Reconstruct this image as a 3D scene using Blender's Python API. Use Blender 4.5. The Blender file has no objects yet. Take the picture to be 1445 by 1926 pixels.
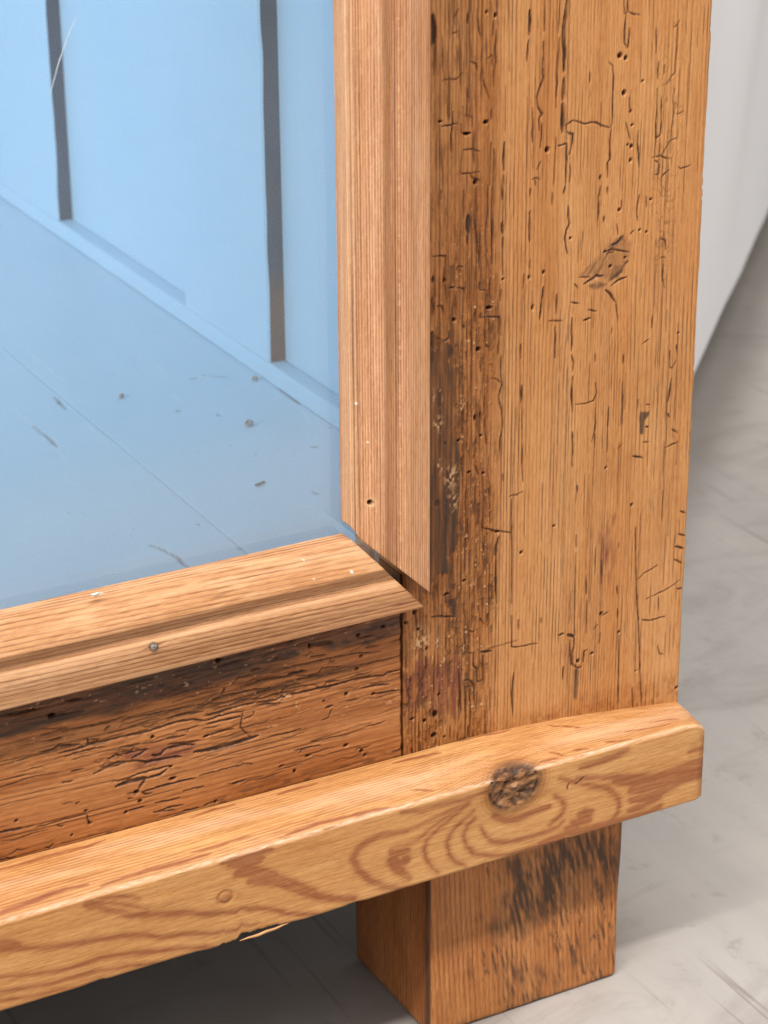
import bpy, math, random
import numpy as np

# ------------------------------------------------------------------ camera, world, lamps, exposure
scene = bpy.context.scene
R = math.radians
cam_data = bpy.data.cameras.new("camera")
cam = bpy.data.objects.new("camera", cam_data)
scene.collection.objects.link(cam)
scene.camera = cam
cam.location = (-0.39032, -0.52695, 0.44478)
cam.rotation_euler = (R(66.5923), R(0.3853), R(-28.4797))
cam_data.sensor_fit = 'VERTICAL'
cam_data.sensor_height = 36.0
cam_data.sensor_width = 27.0
cam_data.lens = 4335.27 / 1926.0 * 36.0
cam_data.clip_start = 0.02
cam_data.clip_end = 60.0
cam_data.dof.use_dof = True
cam_data.dof.focus_distance = 0.668
cam_data.dof.aperture_fstop = 25.0

world = bpy.data.worlds.new("World")
scene.world = world
world.use_nodes = True
bg = world.node_tree.nodes["Background"]
bg.inputs[1].default_value = 1.0
# a plain room around the cabinet: pale ceiling, dimmer walls, dim floor
wt = world.node_tree
w_tc = wt.nodes.new('ShaderNodeTexCoord'); w_sx = wt.nodes.new('ShaderNodeSeparateXYZ'); w_rp = wt.nodes.new('ShaderNodeValToRGB')
wt.links.new(w_tc.outputs['Generated'], w_sx.inputs[0]); wt.links.new(w_sx.outputs['Z'], w_rp.inputs[0]); wt.links.new(w_rp.outputs[0], bg.inputs[0])
w_e = w_rp.color_ramp.elements
w_e[0].position = 0.0; w_e[0].color = (0.23, 0.218, 0.208, 1)
w_e[1].position = 0.75; w_e[1].color = (0.90, 0.885, 0.86, 1)

def area(name, loc, target, sx, sy, power, col):
    d = bpy.data.lights.new(name, 'AREA')
    d.shape = 'RECTANGLE'; d.size = sx; d.size_y = sy
    d.energy = power; d.color = col
    o = bpy.data.objects.new(name, d)
    scene.collection.objects.link(o)
    o.location = loc
    dx, dy, dz = (target[i] - loc[i] for i in range(3))
    # local X stays along world X: tilt about X only
    o.rotation_euler = (math.atan2(dy, -dz), 0, 0)
    return o
# a row of ceiling tubes running parallel to the front of the cabinet
area("ceiling_tube_lamp", (-0.75, -0.92, 2.25), (-0.75, 0.0, 0.15), 3.2, 0.12, 76, (1.0, 0.955, 0.90))
# the room's window side, to the left of the cabinet
d = bpy.data.lights.new("window_light", 'AREA'); d.shape = 'RECTANGLE'; d.size = 1.4; d.size_y = 1.2
d.energy = 50; d.color = (0.93, 0.97, 1.0)
wl = bpy.data.objects.new("window_light", d); scene.collection.objects.link(wl)
wl.location = (-2.3, -0.25, 1.15); wl.rotation_euler = (R(0), R(-72), R(8))

vs = scene.view_settings
vs.view_transform = 'Standard'; vs.look = 'None'; vs.exposure = 0.0; vs.gamma = 1.0
vs.use_curve_mapping = False
scene.cycles.use_denoising = True
scene.cycles.denoising_prefilter = 'NONE'

# ------------------------------------------------------------------ traced marks of the real boards
# strokes: (width in 1/100 mm, then x,y pairs in 1/10 mm on the board's face); holes: (x, y, rx, ry)
STILE_STROKES = [(102,-490,3241,-493,3208,-497,3172,-497,3125,-494,3102,-495,3068,-495,3046),(88,-494,3028,-495,2989,-496,2966),(95,-497,2958,-496,2923,-495,2877),(31,-514,3243,-514,3193,-517,3152),(41,-512,3140,-514,3104,-517,3076,-516,3014,-518,2991,-518,2949),(75,-609,3225,-607,3197,-610,3159),(44,-611,3145,-613,3120,-615,3087),(31,-563,3248,-561,3165),(31,-563,3137,-563,3107),(44,-562,3106,-565,3065,-561,3036,-573,3009,-580,2987,-575,2953,-562,2937,-573,2924,-571,2895),(41,-595,2958,-591,2914,-593,2863),(34,-564,2911,-562,2871,-567,2845),(44,-713,3184,-713,3148,-716,3126,-712,3098,-718,3071,-718,3032),(27,-723,3209,-724,3168),(24,-878,3064,-859,3067,-833,3064,-814,3079),(41,-879,2942,-858,2942,-833,2944),(37,-845,2977,-845,2946,-850,2913,-849,2867),(48,-801,3236,-801,3209),(27,-820,2943,-818,2917,-794,2911),(27,-814,2866,-819,2829,-820,2804,-789,2800,-760,2801),(27,-813,2868,-790,2868,-761,2859),(34,-789,2797,-783,2787,-760,2778),(31,-715,2859,-715,2758),(27,-725,2880,-727,2759),(51,-683,2874,-684,2829,-682,2794),(34,-683,2782,-682,2753),(48,-480,2843,-479,2796,-480,2726),(41,-509,2841,-481,2844),(31,-516,2865,-518,2789,-521,2731),(27,-485,2887,-484,2898,-459,2905),(31,-483,2878,-459,2869,-462,2840,-470,2815),(27,-565,2804,-575,2782),(24,-591,2758,-578,2761,-566,2755),(24,-581,2757,-580,2739),(88,-906,3241,-902,3200,-903,3165),(31,-798,3035,-795,2996),(31,-754,3086,-753,3058,-733,3000),(27,-741,3107,-725,3116,-723,3088),(31,-771,3220,-763,3172),(27,-792,3107,-773,3099,-770,3082),(24,-841,3227,-830,3250),(24,-848,3187,-831,3190),(27,-725,2971,-726,2942),(24,-810,2964,-784,2955,-784,2927),(37,-305,3223,-302,3183),(37,-293,3222,-292,3189,-302,3183),(31,-292,3189,-273,3180,-252,3176),(44,-297,3186,-300,3138,-299,3104,-288,3090),(37,-283,3142,-285,3108,-286,3091),(37,-348,3055,-335,3045,-332,3016,-332,2952,-331,2882,-335,2873),(34,-476,2903,-459,2907,-425,2893,-388,2894,-367,2881,-346,2873,-334,2874),(41,-334,2868,-336,2830,-335,2780,-342,2772,-341,2730),(31,-475,2871,-462,2868,-464,2832,-472,2813),(31,-469,2783,-465,2768,-468,2733),(48,-365,2740,-366,2726),(27,-411,3036,-410,3007),(27,-118,3148,-121,3136,-133,3130),(27,-121,3136,-120,3085,-124,3033,-124,3004,-152,2974),(34,-182,3039,-183,2990),(31,-183,2964,-182,2893,-184,2870,-180,2822,-166,2829,-163,2873,-168,2933),(24,-123,2957,-128,2934,-123,2886,-128,2842,-128,2768),(27,-109,2813,-130,2807,-153,2777,-158,2769),(31,-190,2767,-163,2768,-138,2756,-129,2756),(27,-180,2819,-183,2766),(27,-165,2803,-163,2769),(37,-241,2851,-242,2812,-238,2782,-236,2746),(24,-277,2949,-274,2928,-269,2904),(24,-286,2880,-268,2830),(27,-101,2728,-89,2721,-56,2727),(24,-111,2882,-91,2887),(31,-164,2746,-168,2713,-178,2717),(31,-131,2722,-148,2713,-155,2702),(31,-169,2749,-182,2757),(24,-195,3133,-192,3063),(24,-162,3028,-161,3002),(48,-719,2756,-719,2640,-716,2536),(31,-733,2758,-733,2700,-738,2619,-734,2571,-738,2560,-732,2535,-735,2524),(37,-775,2695,-775,2671,-768,2641,-761,2575,-756,2542),(116,-794,2683,-795,2657,-794,2636),(44,-796,2628,-796,2601),(37,-881,2767,-881,2741),(34,-686,2752,-685,2714),(68,-686,2647,-683,2614),(44,-683,2605,-683,2569),(24,-684,2569,-682,2497),(41,-595,2731,-597,2710),(61,-596,2666,-595,2580),(27,-593,2526,-593,2502),(34,-523,2712,-524,2677),(41,-480,2724,-487,2701),(44,-470,2666,-469,2633,-465,2612,-473,2595,-478,2572,-474,2547,-469,2528),(51,-547,2440,-549,2404,-553,2374,-557,2343),(31,-502,2411,-502,2353),(41,-504,2313,-502,2272,-502,2219),(37,-448,2331,-445,2269,-447,2231),(34,-752,2382,-732,2381,-691,2374,-688,2353,-691,2329,-684,2319),(34,-758,2488,-753,2464,-733,2457),(34,-723,2492,-723,2459,-719,2431),(31,-827,2544,-807,2539),(34,-826,2481,-805,2476,-804,2463),(41,-852,2483,-836,2486),(37,-907,2585,-866,2579,-866,2556,-869,2515,-862,2454),(48,-891,2345,-868,2332,-853,2339,-852,2362),(44,-892,2438,-878,2436,-869,2416),(37,-735,2373,-738,2343,-731,2293,-719,2288,-720,2362),(37,-686,2453,-689,2420),(34,-692,2305,-693,2262),(37,-780,2381,-781,2290),(41,-805,2370,-805,2358),(48,-618,2280,-617,2236),(24,-612,2487,-615,2445),(27,-526,2335,-481,2328),(75,-906,2527,-906,2509),(75,-908,2468,-907,2414),(88,-908,2366,-907,2281),(34,-752,2254,-749,2222),(31,-684,2257,-683,2211),(27,-830,2532,-827,2544),(31,-766,2415,-772,2382),(31,-833,2461,-830,2401),(58,-410,2427,-365,2442,-344,2440),(48,-316,2406,-294,2418,-262,2425),(54,-335,2397,-321,2385,-298,2354),(20,-298,2354,-289,2299),(41,-370,2682,-368,2664,-367,2634,-369,2607),(34,-363,2708,-368,2667),(41,-348,2616,-348,2601),(41,-340,2702,-339,2681),(27,-291,2656,-290,2635),(24,-304,2588,-299,2557),(31,-231,2663,-237,2630,-236,2606,-232,2590),(27,-205,2656,-203,2625),(31,-257,2552,-243,2560),(31,-150,2523,-133,2516,-130,2486),(27,-149,2465,-131,2463),(31,-137,2443,-137,2406,-128,2370),(41,-447,2331,-448,2294,-444,2262,-448,2232),(37,-446,2219,-438,2192,-441,2167),(37,-393,2346,-365,2338),(51,-408,2316,-384,2319),(34,-452,2379,-424,2369),(31,-167,2288,-168,2253),(27,-364,2207,-363,2185),(34,-265,2187,-265,2162),(41,-76,2186,-71,2156),(27,-77,2135,-87,2114,-97,2119,-99,2171),(31,-198,2211,-177,2220),(27,-308,2277,-309,2261),(54,-319,2528,-302,2530,-283,2547),(41,-341,2512,-315,2514,-258,2499),(31,-336,2506,-308,2506),(31,-425,2448,-390,2444),(31,-274,2461,-260,2472),(27,-442,2432,-429,2418),(41,-684,2209,-680,2168,-686,2148,-689,2135,-687,2119,-678,2092,-675,2063,-676,2025,-682,2007,-683,1963),(24,-716,2196,-699,2191,-683,2178),(48,-613,2155,-613,2102),(20,-612,2102,-607,1980),(41,-607,1980,-606,1909,-603,1856),(24,-648,1818,-623,1818,-602,1823),(34,-641,1805,-638,1726,-635,1619),(41,-736,1734,-692,1716,-639,1699),(58,-683,1696,-689,1664,-691,1631),(27,-718,1957,-722,1906,-715,1850,-713,1742),(34,-441,2146,-443,2102,-437,2037),(37,-435,1979,-434,1946),(37,-433,1894,-432,1867),(44,-764,1937,-753,1906),(44,-731,2029,-727,1994),(37,-763,2023,-761,2004),(27,-737,2141,-731,2013),(54,-749,2096,-747,2077),(24,-672,1893,-670,1870),(31,-792,2135,-793,2073),(34,-857,2107,-855,2066),(31,-787,1777,-784,1702),(34,-730,1706,-731,1640),(31,-811,1783,-814,1744),(34,-874,1751,-876,1705),(51,-440,2152,-440,2102,-437,2040),(34,-436,1979,-433,1929,-432,1867),(31,-426,2062,-388,2058,-364,2064,-354,2086,-360,2119),(34,-357,2038,-354,1995,-358,1960,-366,1933),(31,-356,1957,-355,1911),(48,-310,2033,-311,1964),(24,-312,1961,-310,1889),(34,-264,2102,-260,2020,-260,1968),(34,-178,2014,-163,2012),(44,-175,1946,-165,1940),(31,-182,1897,-159,1891),(44,-219,1859,-183,1847),(34,-101,1861,-79,1867,-53,1871),(44,-90,2080,-92,2044,-98,2006),(34,-96,1973,-91,1959),(34,-78,1918,-58,1903),(20,-272,1894,-256,1906),(27,-413,1804,-412,1781),(27,-411,1643,-410,1602),(44,-33,1640,-13,1629),(44,-37,1565,-9,1552),(51,-46,1525,-14,1510),(31,-197,1621,-193,1520),(24,-206,2039,-205,2006),(24,-102,1723,-101,1624),(24,-257,1582,-256,1565),(34,-633,1427,-631,1323,-613,1317,-540,1313),(17,-716,1336,-613,1340),(37,-609,1408,-609,1377),(61,-739,1331,-703,1326),(51,-732,1321,-727,1219),(41,-795,1250,-774,1245,-759,1224,-759,1175),(41,-792,1225,-788,1175,-790,1071),(27,-792,1225,-774,1224),(31,-774,1214,-772,1069),(41,-764,1336,-764,1291,-749,1277,-749,1235,-727,1236),(48,-622,1234,-627,1172,-623,1086),(27,-796,1337,-761,1335),(51,-692,1629,-686,1480),(34,-701,1555,-698,1477),(34,-710,1547,-711,1479),(34,-730,1618,-728,1578),(27,-636,1617,-634,1468),(27,-529,1395,-529,1378),(44,-909,1489,-825,1469),(34,-749,1434,-740,1441,-730,1423),(37,-783,1412,-761,1403),(44,-814,1307,-810,1237,-805,1145),(41,-926,1362,-924,1321),(48,-978,1311,-978,1280),(31,-844,1106,-842,1064),(41,-937,1276,-935,1255),(34,-959,1505,-957,1458),(27,-411,1584,-410,1447,-409,1343,-406,1307),(68,-463,1319,-447,1322),(88,-432,1315,-409,1303),(61,-409,1303,-407,1272,-415,1239,-414,1210,-394,1191,-379,1191),(48,-372,1207,-370,1242,-359,1246),(41,-424,1294,-420,1223),(41,-445,1208,-446,1165),(34,-246,1275,-241,1196,-235,1003),(34,-252,1361,-250,1326),(34,-257,1439,-255,1411),(34,-317,1539,-314,1459),(31,-371,1500,-369,1438),(34,-193,1536,-187,1451,-174,1322,-165,1213,-156,1102,-147,991),(27,-181,1443,-159,1459,-110,1475),(27,-147,1368,-109,1377,-75,1383,-44,1394,-25,1404),(41,-159,1302,-132,1290,-101,1290,-74,1291),(41,-32,1377,-8,1375),(41,-47,1480,-17,1461),(27,-96,1196,-87,1165,-71,1159),(24,-101,1365,-98,1318),(31,-287,1357,-313,1348),(31,-313,1292,-316,1257),(31,-186,1070,-180,992),(31,-366,1416,-364,1304),(27,-324,1322,-338,1312)]
STILE_HOLES = [(-742,2937,75,54),(-800,2912,102,41),(-716,3222,44,68),(-544,2835,68,82),(-743,3233,31,48),(-773,2774,61,68),(-884,2956,48,27),(-313,3071,68,82),(-293,3062,48,68),(-295,2965,61,82),(-264,2809,44,61),(-265,2769,44,58),(-276,2815,31,31),(-264,2870,37,37),(-234,2991,31,31),(-270,2910,27,41),(-681,2484,31,34),(-547,2483,37,58),(-723,2406,75,54),(-758,2289,75,61),(-837,2390,51,61),(-581,2384,37,82),(-869,2509,41,68),(-595,2475,27,61),(-297,2629,54,48),(-225,2559,31,27),(-201,2550,31,27),(-341,2512,34,34),(-320,2465,51,48),(-72,2221,31,34),(-270,2484,41,31),(-190,2645,27,41),(-460,2570,41,41),(-820,2026,51,48),(-892,1845,88,116),(-604,1628,48,54),(-736,1908,41,41),(-767,2084,41,95),(-746,2026,34,44),(-491,1689,27,24),(-785,1921,44,44),(-687,1713,51,44),(-865,2025,31,68),(-313,1840,37,37),(-492,1689,34,27),(-214,1699,34,54),(-992,1489,48,54),(-898,1091,88,88),(-924,1389,41,61),(-931,1150,54,61),(-973,1166,65,48),(-894,1162,75,122),(-964,1516,68,95),(-952,1458,48,54),(-882,1226,41,48),(-862,1078,34,34),(-798,1580,61,34),(-857,1549,88,34),(-391,1215,54,68),(-341,1229,51,44),(-244,1278,31,48),(-175,1126,31,24),(-312,1358,61,68),(-13,1026,82,54)]
RAIL_STROKES = [(58,-2131,1371,-2094,1366,-2073,1373,-2016,1364),(51,-2074,1351,-2026,1350,-1993,1353,-1960,1353,-1811,1352),(34,-2057,1338,-1994,1340,-1942,1337),(48,-1952,1273,-1906,1275,-1863,1268),(54,-1931,1294,-1908,1300,-1890,1292),(41,-1977,1262,-1925,1267,-1882,1267),(48,-1863,1278,-1814,1292),(41,-1860,1271,-1816,1252),(95,-1915,1202,-1879,1207,-1819,1203),(37,-1925,1220,-1876,1217,-1847,1223,-1818,1221),(37,-1827,1199,-1843,1187,-1848,1175),(34,-1839,1166,-1835,1158,-1821,1151),(37,-2043,1286,-2006,1285),(34,-2071,1258,-2041,1256),(31,-2037,1183,-2026,1185),(27,-2006,1141,-2070,1142,-2100,1141,-2154,1142),(31,-2006,1138,-2004,1121,-1996,1107),(58,-2260,1157,-2225,1153,-2196,1151),(24,-2196,1151,-2163,1151),(37,-1882,1155,-1868,1152),(44,-1881,1116,-1837,1115),(31,-2109,1075,-2120,1067,-2132,1069),(27,-2095,1131,-2086,1123,-2074,1126),(48,-2233,1509,-2176,1503,-2117,1503),(48,-2096,1473,-2061,1466,-1995,1462),(41,-2046,1504,-1999,1502),(34,-2064,1417,-2022,1415,-1926,1407,-1871,1416),(31,-2123,1420,-2076,1420),(34,-2107,1396,-2059,1398),(41,-1936,1389,-1921,1397),(34,-1928,1375,-1885,1375,-1810,1381),(31,-2013,1377,-1989,1374,-1990,1358,-1960,1356,-1959,1364,-1986,1370),(51,-1891,1353,-1829,1347,-1767,1353,-1720,1356,-1673,1350,-1636,1336),(37,-1632,1337,-1578,1339,-1517,1335),(44,-1633,1324,-1579,1323,-1524,1320),(44,-1638,1352,-1632,1353,-1562,1355,-1497,1354,-1434,1346),(41,-1634,1387,-1614,1393,-1576,1398,-1528,1397,-1486,1396,-1433,1384),(34,-1662,1392,-1634,1387),(48,-1628,1287,-1580,1289,-1550,1287),(102,-1674,1246,-1630,1241,-1582,1239,-1533,1241,-1478,1244),(41,-1754,1293,-1707,1285,-1660,1279),(61,-1771,1273,-1755,1281,-1708,1277,-1673,1269),(68,-1802,1271,-1790,1265,-1777,1266,-1768,1278),(44,-1894,1298,-1817,1295),(61,-1864,1272,-1819,1253,-1756,1249,-1713,1243),(82,-1899,1205,-1852,1208,-1818,1203),(61,-1818,1203,-1781,1203,-1761,1214),(41,-1848,1225,-1805,1224,-1748,1222),(41,-1826,1199,-1841,1183,-1853,1170),(48,-1839,1164,-1776,1165,-1726,1164,-1675,1163),(37,-1839,1164,-1830,1154,-1808,1152),(27,-1662,1166,-1601,1166,-1543,1165,-1520,1167,-1497,1159),(31,-1714,1132,-1676,1130,-1651,1129),(44,-1561,1112,-1522,1113),(31,-1800,1118,-1753,1113,-1725,1112),(37,-1792,1089,-1764,1091,-1716,1087),(31,-1808,1090,-1742,1076),(31,-1653,1066,-1621,1070),(31,-1717,1067,-1669,1064),(31,-1520,1337,-1525,1312,-1529,1286,-1510,1261,-1498,1248),(27,-1485,1328,-1492,1313,-1518,1310),(34,-1548,1371,-1522,1372,-1474,1365,-1468,1370),(41,-1527,1416,-1495,1416,-1432,1415),(48,-1582,1409,-1572,1423),(34,-1888,1400,-1875,1405,-1796,1400,-1749,1397,-1671,1396),(41,-1750,1373,-1716,1376,-1641,1367),(27,-1728,1327,-1690,1323,-1661,1328),(27,-1760,1309,-1700,1306),(31,-1892,1322,-1837,1317),(31,-1632,1357,-1629,1349,-1578,1349),(31,-1549,1430,-1530,1445,-1482,1441),(34,-1610,1341,-1572,1341),(48,-1491,1459,-1462,1457),(34,-1426,1436,-1400,1439,-1335,1436,-1269,1436,-1186,1432,-1149,1429,-1102,1418,-1074,1416),(34,-1466,1418,-1385,1412,-1319,1412),(51,-1375,1417,-1335,1416,-1316,1412),(27,-1349,1407,-1309,1397,-1283,1393,-1269,1410,-1236,1405,-1186,1395),(51,-1468,1350,-1416,1346,-1386,1350,-1337,1347,-1284,1347,-1237,1343,-1187,1345,-1136,1343,-1061,1334,-1055,1340,-1003,1339),(34,-1406,1358,-1392,1371,-1353,1380,-1336,1377),(27,-1396,1369,-1336,1369,-1290,1362,-1281,1349),(34,-1261,1348,-1254,1361,-1210,1355),(27,-1418,1388,-1402,1390,-1319,1389,-1263,1385,-1170,1378),(34,-1308,1456,-1255,1449),(27,-1467,1391,-1434,1387,-1425,1383),(88,-1307,1493,-1235,1485),(37,-1140,1310,-1103,1309,-1048,1301),(41,-1103,1283,-1069,1278,-1014,1274),(48,-1259,1280,-1235,1279),(24,-1188,1282,-1151,1280),(24,-1239,1268,-1249,1244,-1273,1240),(27,-1445,1232,-1389,1229,-1366,1228,-1340,1231),(34,-1364,1166,-1314,1164,-1278,1159),(27,-1307,1178,-1281,1172),(27,-1173,1355,-1123,1356),(31,-1406,1332,-1468,1341),(31,-1148,1476,-1101,1474),(41,-1128,1441,-1084,1437),(31,-1462,1533,-1365,1526)]
RAIL_HOLES = [(-1855,1167,75,61),(-2008,1153,51,34),(-2210,1179,51,34),(-1889,1114,48,41),(-1846,1136,61,41),(-2054,1087,31,24),(-1999,1109,61,27),(-2087,1470,102,61),(-1856,1168,75,61),(-1745,1181,102,48),(-1890,1113,54,41),(-1847,1137,61,41),(-1616,1069,48,41),(-1747,1220,48,34),(-1799,1328,61,48),(-1636,1287,88,41),(-1591,1515,82,54),(-1154,1378,75,44),(-1148,1486,61,48),(-1189,1304,61,54),(-1143,1104,61,54),(-1132,1087,44,48),(-1363,1099,44,58),(-1318,1136,88,34),(-1194,1137,68,54),(-1101,1283,61,41),(-1265,1302,34,24),(-1306,1491,48,61),(-1067,1494,68,41),(-1405,1126,68,27),(-1140,1417,61,34)]
FRONT_STROKES = [(165,-2357,914,-2279,892,-2217,872,-2154,863,-2090,851,-2003,838,-1916,817,-1873,793,-1806,783,-1718,762),(389,-2356,927,-2315,913,-2295,904),(126,-2364,823,-2264,802,-2180,788,-2094,781,-2029,781,-1963,771,-1875,749,-1808,737,-1720,718),(117,-2367,779,-2267,759,-2182,752,-2118,750,-2053,742,-1987,735,-1921,720,-1895,716),(97,-2369,753,-2269,731,-2184,724,-2116,715,-2054,714),(291,-2087,969,-2049,953),(194,-2074,961,-2020,927,-1956,895,-1891,874,-1825,860,-1716,823),(117,-2060,980,-1996,967,-1932,940),(126,-2048,962,-1989,941,-1912,900),(146,-1780,842,-1713,825,-1645,806,-1576,787,-1530,770,-1483,745,-1436,730,-1389,717),(107,-1783,779,-1716,762,-1647,745,-1578,733),(87,-1785,728,-1740,726),(214,-1675,981,-1584,980,-1528,978),(340,-1653,967,-1603,952,-1562,954),(389,-1631,932,-1586,918,-1522,888),(340,-1596,891,-1541,874,-1495,855),(214,-1504,853,-1435,807,-1364,767,-1316,744,-1263,726),(194,-1522,888,-1457,844,-1387,792),(214,-1088,908,-1168,917,-1217,909,-1251,895,-1266,869,-1259,842,-1242,812,-1214,778,-1170,744,-1121,719,-1088,711),(291,-1088,840,-1125,841,-1140,821,-1120,785,-1088,754),(291,-1088,810,-1105,805),(85,-1141,915,-1094,910,-1054,911,-1003,922,-955,932,-910,939,-874,949),(93,-1141,864,-1094,860,-1054,865,-1018,882,-983,904,-935,922,-894,934),(272,-1141,854,-1133,828,-1118,787,-1082,743),(124,-878,938,-942,904,-982,883,-1018,858,-1030,829,-1024,799,-1006,761,-982,733),(124,-862,909,-910,878,-938,858,-952,826,-946,787,-921,751,-884,724),(132,-857,883,-882,862,-895,829,-885,794,-856,760,-811,738,-727,717),(218,-727,717,-643,713,-539,711),(155,-837,845,-820,811,-795,785,-749,769,-686,761,-611,761,-560,767,-541,778),(233,-792,872,-750,844,-705,834,-646,846,-596,848),(148,-1101,974,-1034,959,-975,961,-894,954,-814,963),(179,-559,934,-473,893,-385,852,-345,811,-334,775,-346,744,-376,724),(427,-478,783,-447,782),(272,-507,762,-447,757),(233,-532,744,-489,744),(194,-495,920,-400,893,-321,875,-233,857),(350,-356,868,-276,846,-188,838,-99,847,-19,858),(388,-293,821,-231,808,-142,821,-17,824),(311,-291,783,-229,774,-163,789,-97,804,-16,802),(233,-298,747,-245,749,-184,765),(210,-625,724,-532,732,-437,725,-341,722,-227,722,-182,731),(233,-483,954,-419,952,-359,960,-316,969),(155,-80,896,-22,910),(155,-592,779,-555,801,-539,825,-548,857,-574,877)]
TOP_STROKES = [(117,-2295,-26,-2214,-25,-2148,-21,-2084,-22,-2020,-25,-1964,-17),(136,-2342,-148,-2261,-144,-2196,-138,-2131,-135,-2069,-140),(117,-2039,-153,-1963,-148,-1896,-144,-1831,-148,-1764,-149,-1697,-145),(107,-1706,-23,-1632,-12,-1564,-15),(107,-1436,-23,-1376,-17,-1304,-16),(117,-1494,-158,-1445,-152,-1374,-151,-1303,-153,-1233,-156,-1139,-162),(78,-1755,-130,-1665,-131,-1573,-129),(109,-1051,-21,-953,-25,-895,-29),(93,-904,25,-798,-4,-677,-9,-633,-6),(85,-1050,-127,-983,-149),(101,-621,-150,-558,-156),(101,-511,-23,-460,-44,-416,-62),(93,-378,-144,-333,-154,-286,-162),(85,-495,-141,-443,-153),(85,-571,-126,-529,-154),(78,-292,-119,-212,-129,-128,-136),(78,-193,-101,-91,-113)]
STILE_KNOT = [(-428,2449),(-401,2472),(-360,2499),(-333,2529),(-285,2552),(-248,2522),(-254,2486),(-273,2440),(-304,2423),(-329,2421),(-365,2439)]
STILE_KNOT_DARK = [[(-329,2522),(-309,2543),(-281,2551),(-277,2539),(-294,2523),(-322,2509)],[(-323,2441),(-306,2469),(-278,2465),(-273,2446),(-297,2425),(-326,2423)],[(-393,2421),(-361,2426),(-329,2417),(-346,2405),(-382,2407)]]
STILE_STAIN = [[(-941,2264),(-834,2245),(-824,2188),(-830,2133),(-850,2115),(-853,2047),(-833,1980),(-819,1964),(-832,1922),(-815,1871),(-822,1840),(-832,1800),(-817,1725),(-827,1688),(-862,1673),(-882,1608),(-941,1605)],[(-941,2372),(-888,2338),(-845,2331),(-828,2310),(-851,2287),(-831,2237),(-941,2247)],[(-916,1686),(-854,1672),(-832,1621),(-868,1603),(-906,1615)],[(-847,1525),(-826,1537),(-823,1472),(-843,1474)],[(-842,1580),(-826,1580),(-829,1561),(-840,1563)],[(-801,2684),(-792,2694),(-785,2673),(-788,2629),(-796,2625),(-803,2646)],[(-919,3248),(-905,3249),(-897,3211),(-898,3167),(-912,3161),(-919,3167)],[(-197,1998),(-164,1992),(-167,1980),(-181,1966),(-183,1923),(-194,1922),(-200,1969)],[(-406,1191),(-391,1187),(-389,1126),(-393,1084),(-404,1087)]]
STILE_RED = [[(-999,1350),(-933,1350),(-810,1320),(-795,1247),(-809,1146),(-873,1142),(-933,1213),(-996,1161)],[(-314,1665),(-280,1657),(-273,1485),(-287,1443),(-304,1492)],[(-905,1178),(-880,1172),(-884,1141),(-901,1146)]]
RAIL_STAIN_SHADE = [[(-7500,1720),(-7500,1420),(-2296,1445),(-2239,1442),(-2151,1440),(-2062,1445),(-1988,1442),(-1897,1434),(-1821,1438),(-1794,1435),(-1744,1438),(-1638,1437),(-1587,1443),(-1542,1445),(-1478,1441),(-1465,1433),(-1416,1450),(-1351,1457),(-1324,1480),(-1281,1489),(-1235,1461),(-1195,1451),(-1169,1458),(-1118,1442),(-1050,1459),(-985,1463),(-990,1720)]]
RAIL_BROWN = [[(-2278,1310),(-2205,1308),(-2102,1289),(-2085,1278),(-2163,1271),(-2280,1282)],[(-1363,1240),(-1323,1250),(-1296,1236),(-1317,1221),(-1356,1225)]]
RAIL_RED = [[(-1894,1297),(-1801,1301),(-1670,1278),(-1671,1258),(-1710,1233),(-1835,1247),(-1895,1268)]]
FOOT_STAIN = [[(-640,580),(-401,605),(-199,600),(-188,331),(-258,352),(-333,398),(-362,440),(-396,440),(-405,382),(-448,323),(-521,324),(-558,270),(-619,295),(-685,338),(-648,387),(-654,433),(-617,470),(-639,515)]]
FOOT_STAIN2 = [[(-504,105),(-420,111),(-306,113),(-226,115),(-224,69),(-374,90),(-424,38),(-502,13),(-587,31),(-655,156),(-623,201)],[(-409,499),(-342,506),(-331,353),(-370,321),(-401,414)]]
BOARD_PALE = [(60,-1193,3066,-1187,2832,-1177,2466),(50,-1112,2821,-1108,2596,-1108,2382),(90,-1374,2241,-1374,2019,-1395,1614),(110,-813,2112,-817,2026),(70,-471,1717,-509,1585,-551,1568),(40,-1213,1983,-1191,1677),(40,-702,2243,-567,2166),(45,-746,2299,-733,2446),(30,-713,2041,-598,2034),(30,-927,922,-720,944)]
BOARD_DARK = [(120,-1202,2288,-1209,2148),(90,-1419,890,-1403,849),(100,-1403,849,-1385,776,-1383,672),(100,-687,2219,-664,2215),(80,-627,2231,-567,2166),(70,-444,1962,-451,1776),(140,-1373,2046,-1370,1910,-1373,1819),(60,-754,1835,-752,1819),(60,-865,1939,-862,1929),(50,-778,1024,-774,998),(80,-601,1383,-585,1369),(60,-1221,968,-1221,959),(60,-1184,737,-1182,723)]

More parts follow.
